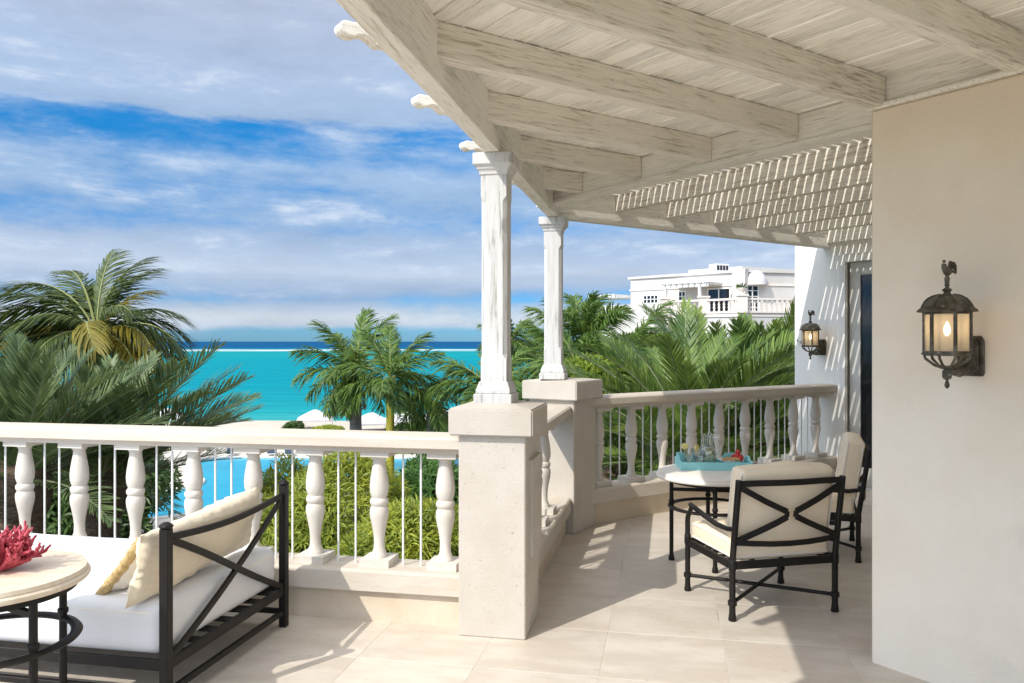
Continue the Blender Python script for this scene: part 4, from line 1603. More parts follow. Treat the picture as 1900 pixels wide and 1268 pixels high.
gl0 = None
for i, (dx, dy, lab) in enumerate(((-.175, .02, 'tumbler of lemonade with lemon wedge nearest the left end of the aqua tray'), (-.115, -.045, 'tumbler of lemonade nearer to the glass pitcher on the aqua tray'))):
    if gl0 is None:
        gl0 = thing('glass_tumbler', lab, 'glass', tray_c + Vector((dx, dy, .012)), 0, 'lemonade glasses')
        m1 = MB()
        m1.lathe([(.026, 0), (.030, .004), (.036, .13), (.0345, .13), (.029, .008), (.001, .007)], 20)
        m1.build('body', M['glass'], gl0, smooth=50)
        m1 = MB()
        m1.lathe([(.028, .0085), (.0325, .085), (.001, .0852)], 18)
        m1.build('lemonade', M['lemonade'], gl0, smooth=50)
        m1 = MB()
        m1.lathe([(.001, -.004), (.024, -.004), (.026, 0), (.024, .004), (.001, .004)], 14)
        m1.xf(Matrix.Translation((-.030, 0, .142)) @ Matrix.Rotation(radians(75), 4, 'X'))
        m1.build('lemon_slice', M['lemon'], gl0, smooth=50)
    else:
        copy_thing(gl0, tray_c + Vector((dx, dy, .012)), .8, lab, 'lemonade glasses')
plate = thing('plate', 'white plate of pastries and red strawberries at the right of the aqua tray', 'plate', tray_c + Vector((.14, .015, .035)))
m1 = MB()
m1.lathe([(.045, -.022), (.05, -.018), (.06, 0), (.098, .018), (.1, .021), (.06, .006), (.001, .004)], 28)
m1.build('dish', M['china'], plate, smooth=45)
r2 = random.Random(3)
for q in range(5):
    m1 = MB()
    m1.ball((-.055 + .026 * q, -.02 + r2.uniform(-.02, .02), .028 + .003 * (q % 2)), .022, 10, 6, (1.15, .8, .55))
    m1.build('pastry', M['pastry'], plate, smooth=60)
for q, (x, y, z) in enumerate(((.045, .0, .045), (.068, -.018, .038), (.062, .024, .04), (.052, .006, .072), (.03, .03, .035))):
    m1 = MB()
    m1.ball((x, y, z), .022, 10, 7, (.95, .95, 1.15))
    m1.build('strawberry', M['strawberry'], plate, smooth=60)

# ------------------------------------------------------------------ palms
def frond_mesh(name, mat, L, droop, n, ll, lw, style, seed, stalk=.12, rad=.02, hang=.3):
    r_ = random.Random(seed)
    pts = []
    x = z = 0.0
    a = 0.0
    K = 12
    side = r_.uniform(-.12, .12)
    for i in range(K + 1):
        t_ = i / K
        pts.append(Vector((x, side * t_ * t_ * L * .6, z)))
        a = -droop * t_ ** 1.4
        x += cos(a) * L / K
        z += sin(a) * L / K

    def at_(t_):
        q = min(max(t_, 0), .9999) * K
        i = int(q)
        return pts[i].lerp(pts[i + 1], q - i), (pts[i + 1] - pts[i]).normalized()
    m1 = MB()
    m1.tube(pts, [rad * (1 - .85 * i / K) for i in range(K + 1)], 5, cap=False)
    nst = len(m1.f)
    vs, fs = [], []
    Y = Vector((0, 1, 0))
    for i in range(n):
        t_ = stalk + (1 - stalk) * (i + .5) / n
        p, tg = at_(t_)
        up = tg.cross(Y) * -1
        up.normalize()
        if up.z < 0:
            up = -up
        tt = (t_ - stalk) / (1 - stalk)
        prof = (sin(pi * (tt * .86 + .10))) ** .6
        for sd_ in (1, -1):
            if r_.random() < .07:
                continue
            jl = r_.uniform(.72, 1.12) * (.6 if r_.random() < .08 else 1)
            ln = ll * prof * jl
            if style == 'date':
                fwd, ups, dr = 1.0 + .25 * tt + r_.uniform(-.10, .10), .42 + r_.uniform(-.22, .2), hang * .25
            elif style == 'royal':
                fwd, ups, dr = .55 + .3 * tt + r_.uniform(-.15, .15), r_.uniform(-.55, .75), hang
            else:
                fwd, ups, dr = .60 + .4 * tt + r_.uniform(-.12, .12), .08 + r_.uniform(-.2, .15), hang
            d = (tg * fwd + Y * sd_ * (1.0 - .35 * tt) + up * ups).normalized()
            wd = d.cross(up)
            if wd.length < .01:
                wd = d.cross(Y)
            wd.normalize()
            if style == 'royal':
                wd = (wd + up * r_.uniform(-.6, .6)).normalized()
            wid = lw * (.6 + .4 * prof) * r_.uniform(.85, 1.1)
            b0_ = p
            b1_ = p + d * ln * .45 - Vector((0, 0, dr * ln * .12))
            b2_ = p + d * ln * .80 - Vector((0, 0, dr * ln * .42))
            b3_ = p + d * ln - Vector((0, 0, dr * ln * .85))
            o = len(vs)
            vs += [b0_ - wd * wid * .3, b0_ + wd * wid * .3, b1_ - wd * wid * .5, b1_ + wd * wid * .5, b2_ - wd * wid * .36, b2_ + wd * wid * .36, b3_]
            fs += [(o, o + 1, o + 3, o + 2), (o + 2, o + 3, o + 5, o + 4), (o + 4, o + 5, o + 6)]
    m1.add(vs, fs)
    me = m1.raw(name, mat)
    me.materials.append(M['rachis_g'] if style == 'date' else M['rachis'])
    for i in range(nst):
        me.polygons[i].material_index = 1
    return me


FM = {}
for i in range(5):
    FM['date', i] = frond_mesh('frond', M['lf_date'], 1.0, .35 + .22 * i, 80, .20, .0105, 'date', 10 + i, .14, .011, .5)
    FM['date2', i] = frond_mesh('frond', M['lf_date2'], 1.0, .30 + .26 * i, 92, .155, .0095, 'date', 30 + i, .14, .010, .6)
    FM['royal', i] = frond_mesh('frond', M['lf_royal'], 1.0, .45 + .28 * i, 84, .29, .024, 'royal', 50 + i, .10, .014, .7)
    FM['dead', i] = frond_mesh('frond', M['lf_dead'], 1.0, 1.3 + .2 * i, 40, .2, .014, 'coco', 110 + i, .16, .012, 1.2)
    FM['coco', i] = frond_mesh('frond', M['lf_coco'], 1.0, .8 + .3 * i, 60, .27, .018, 'coco', 70 + i, .16, .014, 1.0)
    FM['coco_y', i] = frond_mesh('frond', M['lf_coco_y'], 1.0, .9 + .3 * i, 56, .25, .018, 'coco', 90 + i, .16, .014, 1.1)


def add_frond(root, c, kind, var, L, az, el, roll=0.0):
    o = obj('frond', FM[kind, var], root)
    o.matrix_basis = (Matrix.Translation(c) @ Matrix.Rotation(az, 4, 'Z') @ Matrix.Rotation(-el, 4, 'Y') @ Matrix.Rotation(roll, 4, 'X') @ Matrix.Scale(L, 4))
    return o


def at(px, py, y):
    return Vector(((px - 950) / 1480 * y, y, 1.6 - (py - 634) / 1480 * y))


def palm(name, label, crown, kind, fronds, trunk_mat, r0, r1, shaft=0.0, shaft_mat=None, base_z=GZ, bend=(0, 0), group='palms around the villa'):
    """fronds: list of (azimuth deg, elevation deg, length, variant[, kind])"""
    root = thing(name, label, 'palm tree', (crown.x + bend[0], crown.y + bend[1], base_z), 0, group)
    c = Vector((-bend[0], -bend[1], crown.z - base_z))
    m1 = MB()
    H = c.z - shaft
    K = 22
    pts, rs = [], []
    for i in range(K + 1):
        t_ = i / K
        pts.append((c.x * t_ ** 2 * 1.0, c.y * t_ ** 2, H * t_))
        rs.append((r0 * 1.25 + (r1 - r0 * 1.25) * t_ ** .6) * (1 + .035 * (i % 2)))
    m1.tube(pts, rs, 12)
    m1.build('trunk', trunk_mat, root, smooth=60)
    if shaft:
        m1 = MB()
        m1.tube([(c.x, c.y, H - .01), (c.x, c.y, H + shaft * .3), (c.x, c.y, H + shaft * .8), (c.x, c.y, H + shaft * 1.05)], [r1 * 1.12, r1 * 1.2, r1 * .85, r1 * .5], 12)
        m1.build('crownshaft', shaft_mat or M['shaft'], root, smooth=60)
    else:
        m1 = MB()
        m1.ball((c.x, c.y, c.z - .05), r1 * 1.5, 10, 6, (1, 1, 1.6))
        m1.build('crown_heart', M['trunk_b'], root, smooth=60)
    for f_ in fronds:
        kd = f_[4] if len(f_) > 4 else kind
        add_frond(root, c, kd, f_[3], f_[2], radians(f_[0]), radians(f_[1]), radians(rnd.uniform(-25, 25)))
    return root


def crown_list(n, L, e_hi, e_lo, seed, v_lo=0, v_hi=4, jit=8):
    r_ = random.Random(seed)
    out = []
    for i in range(n):
        t_ = i / max(n - 1, 1)
        el = e_hi + (e_lo - e_hi) * t_ ** 1.1 + r_.uniform(-jit, jit)
        out.append(((i * 137.5 + r_.uniform(-12, 12)) % 360, el, L * r_.uniform(.86, 1.08) * (.8 + .2 * min(1, t_ * 3)), r_.randint(v_lo, v_hi)))
    return out


# left: coconut palm behind, date palms in front of the railing
cc = at(180, 622, 21)
fr = [(172, 62, 3.1, 3), (150, 70, 3.0, 2), (95, 84, 2.6, 0), (20, 82, 2.5, 1), (5, 62, 2.1, 1, 'coco_y'), (30, 34, 2.7, 4), (-5, 26, 2.9, 4, 'coco'), (-20, 22, 2.8, 4, 'coco_y'),
      (178, 40, 3.1, 3), (186, 26, 3.2, 3), (168, 18, 3.3, 1, 'coco_y'), (195, 8, 3.2, 2), (-80, 30, 2.4, 4, 'coco_y'), (-100, 12, 2.6, 3), (-60, 8, 2.6, 3), (215, 4, 2.8, 3), (-35, 2, 2.7, 3, 'coco_y'),
      (10, -6, 2.5, 2), (60, 20, 2.8, 3), (120, 30, 2.8, 3), (-120, 40, 2.3, 3), (-70, -28, 2.0, 2, 'dead'), (20, -35, 2.0, 1, 'dead'), (190, -30, 2.0, 2, 'dead'), (160, -4, 2.9, 2), (110, 5, 2.7, 2), (165, 52, 2.9, 2), (60, 72, 2.6, 1), (130, 60, 2.8, 2), (-40, 50, 2.3, 3), (-140, 35, 2.4, 3), (35, 8, 2.6, 3), (175, -12, 2.6, 3), (-15, -14, 2.4, 2), (200, 50, 2.8, 2), (15, 44, 2.6, 3)]
palm('coconut_palm', 'tall coconut palm with yellowing drooping fronds at far left against the sky', cc, 'coco', fr, M['trunk'], .17, .12, bend=(-.5, .5))
cd = at(40, 900, 9.2)
fr = crown_list(42, 1.95, 86, 10, 4, 0, 2)
palm('date_palm', 'grey green date palm filling the left edge behind the front balustrade', cd, 'date', fr, M['trunk_b'], .24, .22)
cd = at(190, 905, 10.8)
fr = crown_list(42, 2.15, 85, 12, 14, 0, 2) + [(15, 50, 2.4, 0), (0, 44, 2.5, 0), (-20, 48, 2.3, 1), (30, 40, 2.4, 1), (5, 58, 2.5, 0), (10, 34, 2.3, 0)]
palm('date_palm', 'second grey green date palm reaching over the sea beside the coconut palm', cd, 'date', fr, M['trunk_b'], .24, .22)
cd = at(205, 885, 15)
fr = crown_list(14, 1.15, 40, -10, 24, 1, 4) + [(6, 36, 2.5, 1), (-8, 30, 2.3, 2)]
palm('date_palm', 'lower date palm seen between the balusters beside the pool', cd, 'date', fr, M['trunk_b'], .2, .18)

# middle: royal palms near the beach
fr = [(175, 66, 2.3, 1), (178, 38, 2.3, 2), (186, 14, 2.2, 2), (200, -8, 2.0, 2), (60, 82, 2.3, 0), (10, 72, 2.4, 1), (-80, 45, 1.9, 2), (-110, 15, 2.0, 2), (230, -25, 2.0, 2), (5, 35, 2.0, 2),
      (-50, 0, 2.0, 2), (100, 30, 2.0, 2), (150, -35, 1.9, 2), (-20, -30, 1.8, 2), (-90, -30, 1.9, 2), (140, 55, 2.1, 1), (-60, -50, 1.5, 2, 'dead')]
palm('royal_palm', 'royal palm with smooth grey trunk left of centre before the sea', at(660, 690, 28), 'royal', fr, M['trunk'], .22, .20, .9)
fr = [(20, 66, 2.0, 1), (5, 46, 2.0, 2), (-5, 18, 1.9, 2), (-12, -8, 1.8, 2), (100, 80, 1.9, 0), (160, 70, 2.0, 1), (178, 35, 1.8, 2), (-70, 50, 1.7, 2), (-100, 10, 1.7, 2), (200, -15, 1.7, 2),
      (-30, -30, 1.7, 2), (60, 20, 1.9, 2), (-80, -20, 1.6, 2), (190, 5, 1.8, 2)]
palm('royal_palm', 'palm with bright yellow stem in the middle before the sea', at(724, 706, 26), 'royal', fr, M['trunk_y'], .13, .13, .35, M['trunk_y'])
fr = crown_list(15, 1.75, 62, -45, 33, 1, 3)
palm('royal_palm', 'small dark palm beside the near pillar, its fronds drooping over the tents', at(798, 738, 27), 'royal', fr, M['trunk'], .13, .11, .5)
fr = [(172, 46, 2.0, 2), (185, 22, 2.0, 3), (165, 8, 1.9, 2), (20, 60, 2.0, 2), (0, 25, 2.0, 3), (-60, 30, 1.7, 3), (-110, 10, 1.7, 3), (100, 70, 1.8, 2), (-20, -20, 1.8, 2), (210, -25, 1.8, 2), (60, 15, 1.9, 3),
      (130, 35, 1.9, 2), (-30, 40, 1.9, 2)]
palm('royal_palm', 'palm half hidden by the nearer white post', at(912, 722, 24), 'royal', fr, M['trunk'], .16, .13, .7)
fr = crown_list(14, 2.3, 70, -30, 43, 1, 3)
palm('royal_palm', 'distant palm peeping between the two white posts', at(948, 632, 44), 'royal', fr, M['trunk_y'], .2, .17, .9)
fr = crown_list(12, 1.9, 70, -40, 47, 1, 3)
palm('royal_palm', 'distant palm whose crown shows just left of the farther white post', at(992, 650, 46), 'royal', fr, M['trunk'], .2, .17, .9)
# right: palms in front of the neighbouring building
fr = crown_list(20, 2.2, 84, -30, 53, 0, 2)
palm('royal_palm', 'dark royal palm rising beside the farther white post', at(1085, 632, 26), 'royal', fr, M['trunk'], .2, .17, .9)
fr = crown_list(17, 1.7, 70, -40, 63, 1, 4) + [(14, 66, 2.2, 1)]
palm('royal_palm', 'royal palm in front of the left wing of the white building', at(1165, 662, 24), 'royal', fr, M['trunk'], .18, .15, .8)
fr = crown_list(15, 1.9, 75, -30, 66, 0, 3)
palm('royal_palm', 'low royal palm right of the farther white post', at(1075, 690, 22), 'royal', fr, M['trunk'], .16, .14, .7)
fr = crown_list(16, 1.5, 70, -35, 68, 1, 4)
palm('royal_palm', 'light green royal palm between the two feathery date palms and the white building', at(1235, 690, 20), 'royal', fr, M['trunk'], .16, .14, .7)
fr = [(168, 34, 2.5, 1), (160, 46, 2.6, 1), (150, 56, 2.5, 2), (125, 60, 2.4, 2), (95, 74, 2.4, 1), (70, 74, 2.3, 1), (60, 62, 2.4, 2), (20, 60, 2.6, 2), (35, 52, 2.6, 2), (8, 48, 2.6, 2),
      (0, 36, 2.5, 2), (200, 30, 2.3, 2), (215, 50, 2.2, 2), (-100, 62, 1.9, 2), (-60, 66, 1.9, 2), (-30, 52, 2.2, 2), (-80, 30, 2.0, 3), (-120, 25, 2.0, 3), (180, 8, 2.3, 2), (-20, 20, 2.3, 3),
      (150, 10, 2.4, 3), (-150, -5, 2.1, 2), (-50, -5, 2.1, 2), (-95, -15, 2.0, 2), (40, 20, 2.6, 3), (100, 45, 2.5, 2), (130, 30, 2.6, 2), (70, 50, 2.6, 2), (-10, 0, 2.2, 3), (-130, 45, 2.0, 2)]
fr = [(a, e, l * 1.13, v) for a, e, l, v in fr]
fr += crown_list(36, 2.75, 78, -10, 91, 1, 3)
palm('canary_palm', 'big feathery date palm right behind the far balustrade', at(1280, 868, 11.2), 'date2', fr, M['trunk_b'], .26, .24)
fr = crown_list(60, 3.3, 82, -12, 73, 1, 3)
palm('canary_palm', 'second feathery date palm at right, close to the white wall with the small lantern', at(1412, 838, 14.0), 'date2', fr, M['trunk_b'], .26, .24)
fr = crown_list(44, 3.4, 80, -10, 83, 1, 3)
palm('canary_palm', 'fourth feathery date palm, farther back and hiding the foot of the white building', at(1345, 800, 18.0), 'date2', fr, M['trunk_b'], .28, .25)
fr = crown_list(46, 2.6, 76, -20, 77, 1, 3)
palm('canary_palm', 'third feathery date palm behind the far pillar', at(1150, 900, 13.0), 'date2', fr, M['trunk_b'], .24, .22)


# ------------------------------------------------------------------ shrubs and trees
def shrub(name, label, c, rx, ry, rz, mat, n, leaf, wid, seed, base_z=GZ, cluster=6, cat='shrub', group='shrubs below the terrace'):
    r_ = random.Random(seed)
    root = thing(name, label, cat, (c.x, c.y, base_z), 0, group)
    h = c.z - base_z
    vs, fs = [], []
    bumps = [(Vector((r_.gauss(0, 1), r_.gauss(0, 1), r_.gauss(.3, 1))).normalized(), r_.uniform(.05, .30)) for _ in range(16)]
    for _ in range(n):
        d = Vector((r_.gauss(0, 1), r_.gauss(0, 1), r_.gauss(.25, 1))).normalized()
        k = 1.0
        for bd, bs in bumps:
            k += bs * max(0, d.dot(bd)) ** 9
        k *= r_.uniform(.5, 1) ** .4 * .92
        p = Vector((d.x * rx * k, d.y * ry * k, h + d.z * rz * k))
        ax = (d + Vector((r_.uniform(-.6, .6), r_.uniform(-.6, .6), r_.uniform(.1, .9)))).normalized()
        o1 = ax.orthogonal().normalized()
        o2 = ax.cross(o1)
        for q in range(cluster):
            a = 2 * pi * q / cluster + r_.uniform(-.4, .4)
            dr = (o1 * cos(a) + o2 * sin(a)) * r_.uniform(.5, 1.0) + ax * r_.uniform(.25, 1.0)
            dr.normalize()
            ln = leaf * r_.choice((.5, .7, .85, 1.0, 1.15, 1.35))
            wd = dr.cross(ax)
            if wd.length < .01:
                wd = o1.copy()
            wd.normalize()
            wd *= wid * .5
            o = len(vs)
            mid_ = p + dr * ln * .5
            tip = p + dr * ln - Vector((0, 0, ln * .18))
            vs += [p, mid_ - wd, tip, mid_ + wd]
            fs.append((o, o + 1, o + 2, o + 3))
    me = MB().add(vs, fs).raw('leaves', mat)
    lv = obj('leaves', me, root)
    lv['kind'] = 'stuff'
    m1 = MB()
    for q in range(7):
        a = q * .9
        e = Vector((rx * .6 * cos(a), ry * .6 * sin(a), h + rz * .3 * r_.uniform(-.5, 1)))
        m1.tube([(0, 0, 0), tuple(e * .35 + Vector((0, 0, .2 * h))), tuple(e)], [.07, .045, .015], 6)
    m1.build('branches', M['branch'], root, smooth=60)
    return root


shrub('flowering_shrub', 'sunlit yellow green shrub with narrow leaves directly behind the front balustrade', at(620, 1000, 10.5), .95, .9, 1.0, M['lf_bush'], 3400, .15, .024, 1)
shrub('flowering_shrub', 'yellow green shrub low beside the near pillar, seen between the last balusters', at(765, 1030, 9.4), .70, .7, .62, M['lf_bush'], 1900, .15, .024, 2)
shrub('flowering_shrub', 'yellow green shrub behind the iron post of the daybed', at(528, 1000, 11.6), .55, .7, .85, M['lf_bush'], 1700, .15, .026, 3)
shrub('fern_shrub', 'darker green ferny shrub between the last baluster and the near pillar', at(805, 950, 12.5), .75, .9, .78, M['lf_fern'], 2000, .17, .035, 4)
shrub('leafy_tree', 'dark leafy bush low behind the left balusters', at(90, 1040, 14), 1.5, 1.4, 1.6, M['lf_dark'], 2600, .2, .06, 5)
shrub('leafy_tree', 'dark green bush beside the near edge of the pool', at(350, 1110, 16), 1.5, 1.2, .9, M['lf_dark'], 2000, .2, .06, 6)
shrub('leafy_tree', 'yellow green bush between the third and fourth balusters', at(195, 925, 17), .55, .6, .5, M['lf_bush'], 700, .2, .05, 7)
shrub('leafy_tree', 'bright green tree below the dark royal palm beside the farther post', at(1105, 712, 20), .95, 1.0, .62, M['lf_bright'], 1900, .22, .06, 8, cat='tree')
shrub('leafy_tree', 'bright green tree crown in front of the white building', at(1205, 700, 25), 1.7, 1.3, 1.0, M['lf_bright'], 2600, .26, .07, 9, cat='tree')
shrub('leafy_tree', 'dark green tree mass under the white building at right', at(1390, 770, 28), 3.0, 1.8, 2.1, M['lf_dark'], 3600, .3, .09, 10, cat='tree')
shrub('leafy_tree', 'dark undergrowth behind the far balustrade', at(1260, 940, 15), 3.0, 1.4, 1.4, M['lf_dark'], 3200, .22, .06, 11)
shrub('leafy_tree', 'dark bush in the gap beside the nearer white post', at(985, 810, 20), 1.5, 1.2, 1.2, M['lf_fern'], 1900, .22, .05, 12)
shrub('leafy_tree', 'low green shrub beyond the pool near the tents', at(800, 812, 66), 3.6, 2.0, 1.1, M['lf_dark'], 1500, .5, .18, 13)
shrub('leafy_tree', 'small green shrub left of the first beach tent', at(545, 797, 88), 1.0, 1.0, .7, M['lf_dark'], 500, .4, .12, 14)
shrub('leafy_tree', 'olive hedge in front of the first beach tent', at(607, 800, 86), 1.9, .8, .42, M['lf_bush'], 600, .3, .10, 15)
shrub('leafy_tree', 'dark hedge along the left side of the pool', at(140, 905, 42), 4.6, 2.5, 2.4, M['lf_dark'], 2400, .45, .13, 16)

# ------------------------------------------------------------------ beach tents, loungers
def tent(label, px, py, y, w_, dup_of=None):
    c = at(px, py, y)
    base = -9.1
    if dup_of is not None:
        r = copy_thing(dup_of, (c.x, c.y, base), .3, label, 'white beach tents')
        return r
    t_ = thing('beach_tent', label, 'tent', (c.x, c.y, base), .2, 'white beach tents')
    h = c.z - base
    e = w_ / 2
    m1 = MB()
    prof = [(1.0, h - 1.35), (1.02, h - 1.12), (.7, h - .72), (.4, h - .36), (.16, h - .1), (0.02, h)]
    vs, fs = [], []
    for k_, z in prof:
        vs += [(-e * k_, -e * k_, z), (e * k_, -e * k_, z), (e * k_, e * k_, z), (-e * k_, e * k_, z)]
    for i in range(len(prof) - 1):
        for q in range(4):
            fs.append((i * 4 + q, i * 4 + (q + 1) % 4, (i + 1) * 4 + (q + 1) % 4, (i + 1) * 4 + q))
    m1.add(vs, fs).build('canopy', M['far_canvas'], t_)
    for sx in (-1, 1):
        for sy in (-1, 1):
            m1 = MB()
            m1.box(sx * e * .95 - .06, sx * e * .95 + .06, sy * e * .95 - .06, sy * e * .95 + .06, -.6, h - 1.2)
            m1.build('post', M['white_paint'], t_)
    for sx in (-1, 1):
        m1 = MB()
        pts = [(sx * e * .93 + .06 * sin(q * 2.2), -e * .9 + .22 * q) for q in range(5)]
        vs, fs = [], []
        for x, yy in pts:
            vs += [(x, yy, 0), (x, yy, h - 1.25)]
        for q in range(4):
            fs.append((2 * q, 2 * q + 2, 2 * q + 3, 2 * q + 1))
        m1.add(vs, fs).build('curtain', M['far_canvas'], t_)
    return t_


tn = tent('first white beach tent on the sand, left of the grey palm trunk', 585, 760, 98, 4.2)
tent('white beach tent just right of the grey palm trunk', 690, 758, 94, 4.2, tn)
tent('white beach tent right of the yellow palm stem', 748, 758, 96, 4.2, tn)
tent('last white beach tent, beside the near pillar', 818, 762, 100, 4.2, tn)
tent('white beach tent at far left above the railing', 310, 781, 100, 4.2, tn)

lg = thing('pool_lounger', 'navy sun lounger on the paving at the far pool edge, leftmost of the row', 'lounger', (-25.6, 72.6, GZ), .3, 'navy loungers beside the pool')
m1 = MB()
m1.box(-.35, .35, -1, 1, .22, .30)
for sx in (-1, 1):
    for sy in (-1, 1):
        m1.box(sx * .3 - .03, sx * .3 + .03, sy * .85 - .03, sy * .85 + .03, 0, .22)
m1.build('frame', M['white_paint'], lg)
m1 = MB()
m1.box(-.33, .33, -1, .35, .302, .42)
m1.add([(-.33, .35, .302), (.33, .35, .302), (.33, 1.0, .75), (-.33, 1.0, .75), (-.33, .35, .42), (.33, .35, .42), (.33, .95, .86), (-.33, .95, .86)],
       [(0, 1, 2, 3), (4, 7, 6, 5), (0, 4, 5, 1), (1, 5, 6, 2), (2, 6, 7, 3), (3, 7, 4, 0)])
m1.build('cushion', M['navy'], lg)
ords = ['second', 'third', 'fourth', 'fifth', 'sixth', 'seventh', 'eighth']
for i in range(7):
    copy_thing(lg, (-23.8 + 1.75 * i, 72.7 + .25 * sin(i * 2), GZ), .3, 'navy sun lounger at the far pool edge, %s from the left of the row' % ords[i], 'navy loungers beside the pool')

# ------------------------------------------------------------------ neighbouring white building
nb = thing('neighbour_villa', 'white flat-roofed villa with balcony and dome awning beyond the palms', 'building', (0, 0, 0), 0)
C0, C1 = Vector((14.39, 50, 0)), Vector((8.3, 55.8, 0))
C4 = Vector((24.5, 52.2, 0))
C3, C2 = Vector((26, 64, 0)), Vector((13, 66, 0))
foot = [C0, C1, C2, C3, C4]
RZF = 6.10
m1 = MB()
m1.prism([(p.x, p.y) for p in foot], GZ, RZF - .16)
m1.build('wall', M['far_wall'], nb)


def fac(A, B):
    t_ = (B - A).normalized()
    nrm = Vector((t_.y, -t_.x, 0))
    if nrm.dot(-A) < 0:
        nrm = -nrm
    return t_, nrm


tF, nF = fac(C0, C1)
tG, nG = fac(C0, C4)


def on_fac(px, A, t_):
    k_ = (px - 950) / 1480
    # A + t*d with x = k y
    d = (k_ * A.y - A.x) / (t_.x - k_ * t_.y)
    return d


def zpx(py, P):
    return 1.6 - (py - 634) / 1480 * P.y


def fbox(name, A, t_, nrm, a0, a1, z0, z1, o0, o1, mat, parent=None, bevel=0.0):
    """box on a facade: a along it, o outwards"""
    m_ = MB()
    ps = [A + t_ * a0 + nrm * o0, A + t_ * a1 + nrm * o0, A + t_ * a1 + nrm * o1, A + t_ * a0 + nrm * o1]
    m_.prism([(p.x, p.y) for p in ps], z0, z1)
    return m_.build(name, mat, parent or nb, bevel=bevel)


ln_f = (C1 - C0).length
ln_g = (C4 - C0).length
# parapet coping and string course
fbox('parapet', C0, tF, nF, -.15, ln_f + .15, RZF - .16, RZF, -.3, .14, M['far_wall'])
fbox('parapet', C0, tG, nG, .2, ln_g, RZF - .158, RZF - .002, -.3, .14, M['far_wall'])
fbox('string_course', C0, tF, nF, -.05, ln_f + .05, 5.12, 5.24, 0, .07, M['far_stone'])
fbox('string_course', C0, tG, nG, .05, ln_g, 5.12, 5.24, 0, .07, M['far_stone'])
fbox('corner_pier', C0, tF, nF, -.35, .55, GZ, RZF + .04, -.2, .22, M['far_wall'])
m1 = MB()
m1.prism([(p.x, p.y) for p in [C0 + tF * 1 - nF * 2.0, C0 + tF * 5 - nF * 2.0, C0 + tF * 5 - nF * 6 + tG * 2, C0 + tF * 1 - nF * 6 + tG * 4]], RZF - .2, RZF + .42)
m1.build('roof_penthouse', M['far_wall'], nb)
# roof-top unit
ac = thing('roof_air_unit', 'white louvred air conditioning unit on the roof of the far villa', 'air conditioner', (at(1334, 490, 53).x, 53, RZF + .0), .4)
m1 = MB()
m1.box(-.52, .52, -.4, .4, .12, .62)
m1.build('casing', M['white_paint'], ac, bevel=.02)
for q in range(4):
    m1 = MB()
    m1.box(-.46 + .24 * q, -.28 + .24 * q, -.412, -.401, .2, .52)
    m1.build('grille', M['dark'], ac)
m1 = MB()
m1.box(-.45, .45, -.35, .35, -.1, .12)
m1.build('stand', M['far_wall'], ac)


def win(A, t_, nrm, px0, px1, z0, z1, cols, rows, name='window', out=.05):
    a0, a1 = sorted((on_fac(px0, A, t_), on_fac(px1, A, t_)))
    f_ = MB()
    fw = .07
    segs = [(a0, a0 + fw, z0, z1), (a1 - fw, a1, z0, z1), (a0 + fw, a1 - fw, z0, z0 + fw), (a0 + fw, a1 - fw, z1 - fw, z1)]
    for c_ in range(1, cols):
        x = a0 + (a1 - a0) * c_ / cols
        segs.append((x - .03, x + .03, z0 + fw, z1 - fw))
    for r_ in range(1, rows):
        z = z0 + (z1 - z0) * r_ / rows
        segs.append((a0 + fw, a1 - fw, z - .02, z + .02))
    for i, (b0_, b1_, c0_, c1_) in enumerate(segs):
        ps = [A + t_ * b0_ + nrm * .0, A + t_ * b1_ + nrm * .0, A + t_ * b1_ + nrm * (out + .002 * (i % 3)), A + t_ * b0_ + nrm * (out + .002 * (i % 3))]
        f_.prism([(p.x, p.y) for p in ps], c0_, c1_)
    fo = f_.build(name, M['white_paint'], nb)
    fbox('pane', A, t_, nrm, a0 + .03, a1 - .03, z0 + .03, z1 - .03, .002, .02, M['pane'], fo)
    return fo


PF = C0 + tF * 3
win(C0, tF, nF, 1194, 1222, 4.18, 4.80, 4, 2)
win(C0, tF, nF, 1259, 1273, 4.25, 4.95, 2, 2)
win(C0, tF, nF, 1270, 1287, zpx(617, PF), zpx(605, PF), 3, 2)
ZB = 3.32                                     # balcony floor
win(C0, tF, nF, 1313, 1356, ZB + .05, 5.02, 2, 1, name='sliding_door', out=.06)
win(C0, tG, nG, 1384, 1407, ZB + .05, 5.15, 2, 5, name='french_door', out=.06)
# balcony slab with balustrade in front of both facades
off = 2.0
q0 = C0 + nF * off + tF * 4.3
q1 = C0 + (nF + nG).normalized() * (off / max(.3, (nF + nG).normalized().dot(nF)))
q2 = C0 + nG * off + tG * ln_g
slab = [q0, q1, q2, C4, C0, C0 + tF * 4.3]
m1 = MB()
m1.prism([(p.x, p.y) for p in slab], GZ, ZB - .22)
m1.build('lower_storey', M['far_wall'], nb)
m1 = MB()
cen = sum(slab, Vector((0, 0, 0))) / 6
m1.prism([(p.x + (p.x - cen.x) * .02, p.y + (p.y - cen.y) * .02) for p in slab], ZB - .22, ZB)
m1.build('balcony_slab', M['far_stone'], nb)


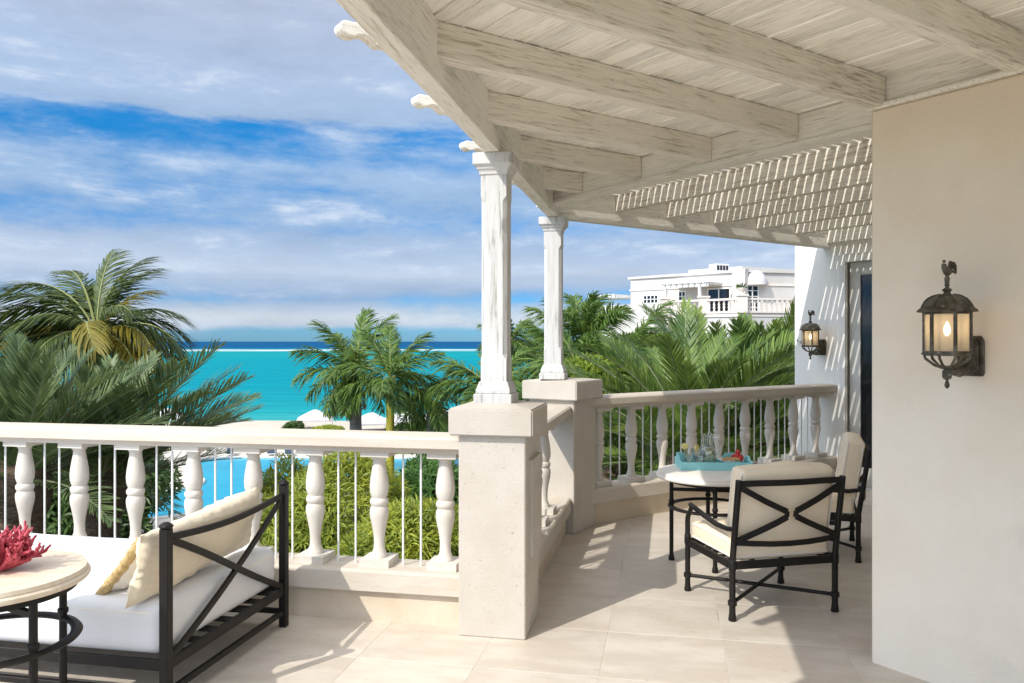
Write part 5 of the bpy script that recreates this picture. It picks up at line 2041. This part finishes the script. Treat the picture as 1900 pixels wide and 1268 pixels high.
def far_rail(a, b, skip_first=False):
    t_ = (b - a).normalized()
    L = (b - a).length
    nrm = Vector((t_.y, -t_.x, 0))
    for name, z0, z1, w_ in (('balcony_rail', .78, .90, .13), ('balcony_plinth', .0, .12, .13)):
        m_ = MB()
        ps = [a - nrm * w_, b - nrm * w_, b + nrm * w_, a + nrm * w_]
        m_.prism([(p.x, p.y) for p in ps], ZB + z0, ZB + z1)
        m_.build(name, M['far_stone'], nb)
    k_ = int(L / .33)
    for i in range(k_):
        p = a + t_ * (L * (i + .5) / k_)
        obj('balcony_baluster', FB, nb, (p.x, p.y, ZB + .12))


m1 = MB()
m1.lathe([(.075, 0), (.075, .05), (.04, .10), (.085, .25), (.05, .33), (.08, .42), (.045, .56), (.07, .62), (.07, .66)], 8)
FB = m1.mesh('balcony_baluster', M['far_stone'], smooth=50)
far_rail(q0, q1)
far_rail(q1, q2)
for p in (q0, q1, q0.lerp(q1, .52)):
    m1 = MB()
    m1.box(p.x - .27, p.x + .27, p.y - .27, p.y + .27, ZB, ZB + 1.0)
    m1.box(p.x - .33, p.x + .33, p.y - .33, p.y + .33, ZB + 1.0, ZB + 1.1)
    m1.build('balcony_pier', M['far_stone'], nb)
# small pergola over the balcony
pz = 5.20
pa, pb = C0 + tF * 1.3, C0 + tF * 4.4
fbox('pergola_beam', C0, tF, nF, 1.3, 4.5, pz - .16, pz, 1.75, 1.85, M['white_paint'])
fbox('pergola_ceiling', C0, tF, nF, 1.3, 4.5, pz + .102, pz + .14, .05, 1.95, M['white_paint'])
for i in range(8):
    fbox('pergola_rafter', C0, tF, nF, 1.35 + .43 * i, 1.44 + .43 * i, pz + .002, pz + .10, .05, 2.3, M['white_paint'])
for a in (1.9, 4.4):
    fbox('pergola_post', C0, tF, nF, a - .08, a + .08, ZB + 1.0 if a < 3 else ZB, pz - .16, 1.72, 1.88, M['white_paint'])
# barrel dome awning
P = C0 + tG * on_fac(1402, C0, tG)
m1 = MB()
vs, fs = [], []
na, nz_ = 14, 7
for j in range(nz_ + 1):
    el = (pi / 2) * j / nz_
    for i in range(na + 1):
        a = pi * i / na
        x, y = cos(a) * .70 * cos(el * .98), sin(a) * .80 * cos(el * .98)
        vs.append(P + tG * x + nG * y + Vector((0, 0, 5.14 + .92 * sin(el))))
for j in range(nz_):
    for i in range(na):
        q = j * (na + 1) + i
        fs.append((q, q + 1, q + na + 2, q + na + 1))
m1.add(vs, fs).build('dome_awning', M['far_canvas'], nb, smooth=60)
# lower terrace on the left with solid parapet and its pergola
e0 = C1 + nF * 3.2 - tF * 1.0
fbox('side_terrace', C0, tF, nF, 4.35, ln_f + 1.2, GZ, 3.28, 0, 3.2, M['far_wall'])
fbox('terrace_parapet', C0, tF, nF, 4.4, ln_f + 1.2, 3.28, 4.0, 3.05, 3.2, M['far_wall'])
fbox('terrace_pergola', C0, tF, nF, ln_f + .1, ln_f + 2.6, 4.62, 4.72, -1, 1.5, M['white_paint'])
for i in range(7):
    fbox('pergola_rafter', C0, tF, nF, ln_f + .15 + .36 * i, ln_f + .27 + .36 * i, 4.722, 4.86, -1.2, 1.8, M['white_paint'])
fbox('pergola_post', C0, tF, nF, ln_f + 2.3, ln_f + 2.5, GZ, 4.62, 1.2, 1.4, M['white_paint'])
# potted plant on the balcony pier
pot = thing('planter_urn', 'stone urn with a green plant on the corner pier of the far balcony', 'planter', (q1.x, q1.y, ZB + 1.1), 0)
m1 = MB()
m1.lathe([(.14, 0), (.16, .04), (.10, .09), (.2, .25), (.27, .36), (.27, .40)], 14)
m1.build('urn', M['far_stone'], pot, smooth=40)
m1 = MB()
r3 = random.Random(8)
for _ in range(60):
    d = Vector((r3.gauss(0, 1), r3.gauss(0, 1), abs(r3.gauss(.6, .6)))).normalized()
    o1 = d.orthogonal().normalized() * .03
    b_ = Vector((0, 0, .38))
    m1.add([b_ - o1, b_ + d * .22 - o1 * 1.3, b_ + d * .42, b_ + d * .22 + o1 * 1.3], [(0, 1, 2, 3)])
obj('leaves', m1.raw('leaves', M['lf_dark']), pot)['kind'] = 'stuff'
# little wall lamps of the far villa
for i, (px, fz) in enumerate(((1300, 2.75), (1362, 4.25))):
    a = on_fac(px, C0, tF)
    fbox('wall_lamp', C0, tF, nF, a - .09, a + .09, fz, fz + .32, (off if False else .002), .2, M['bronze'])
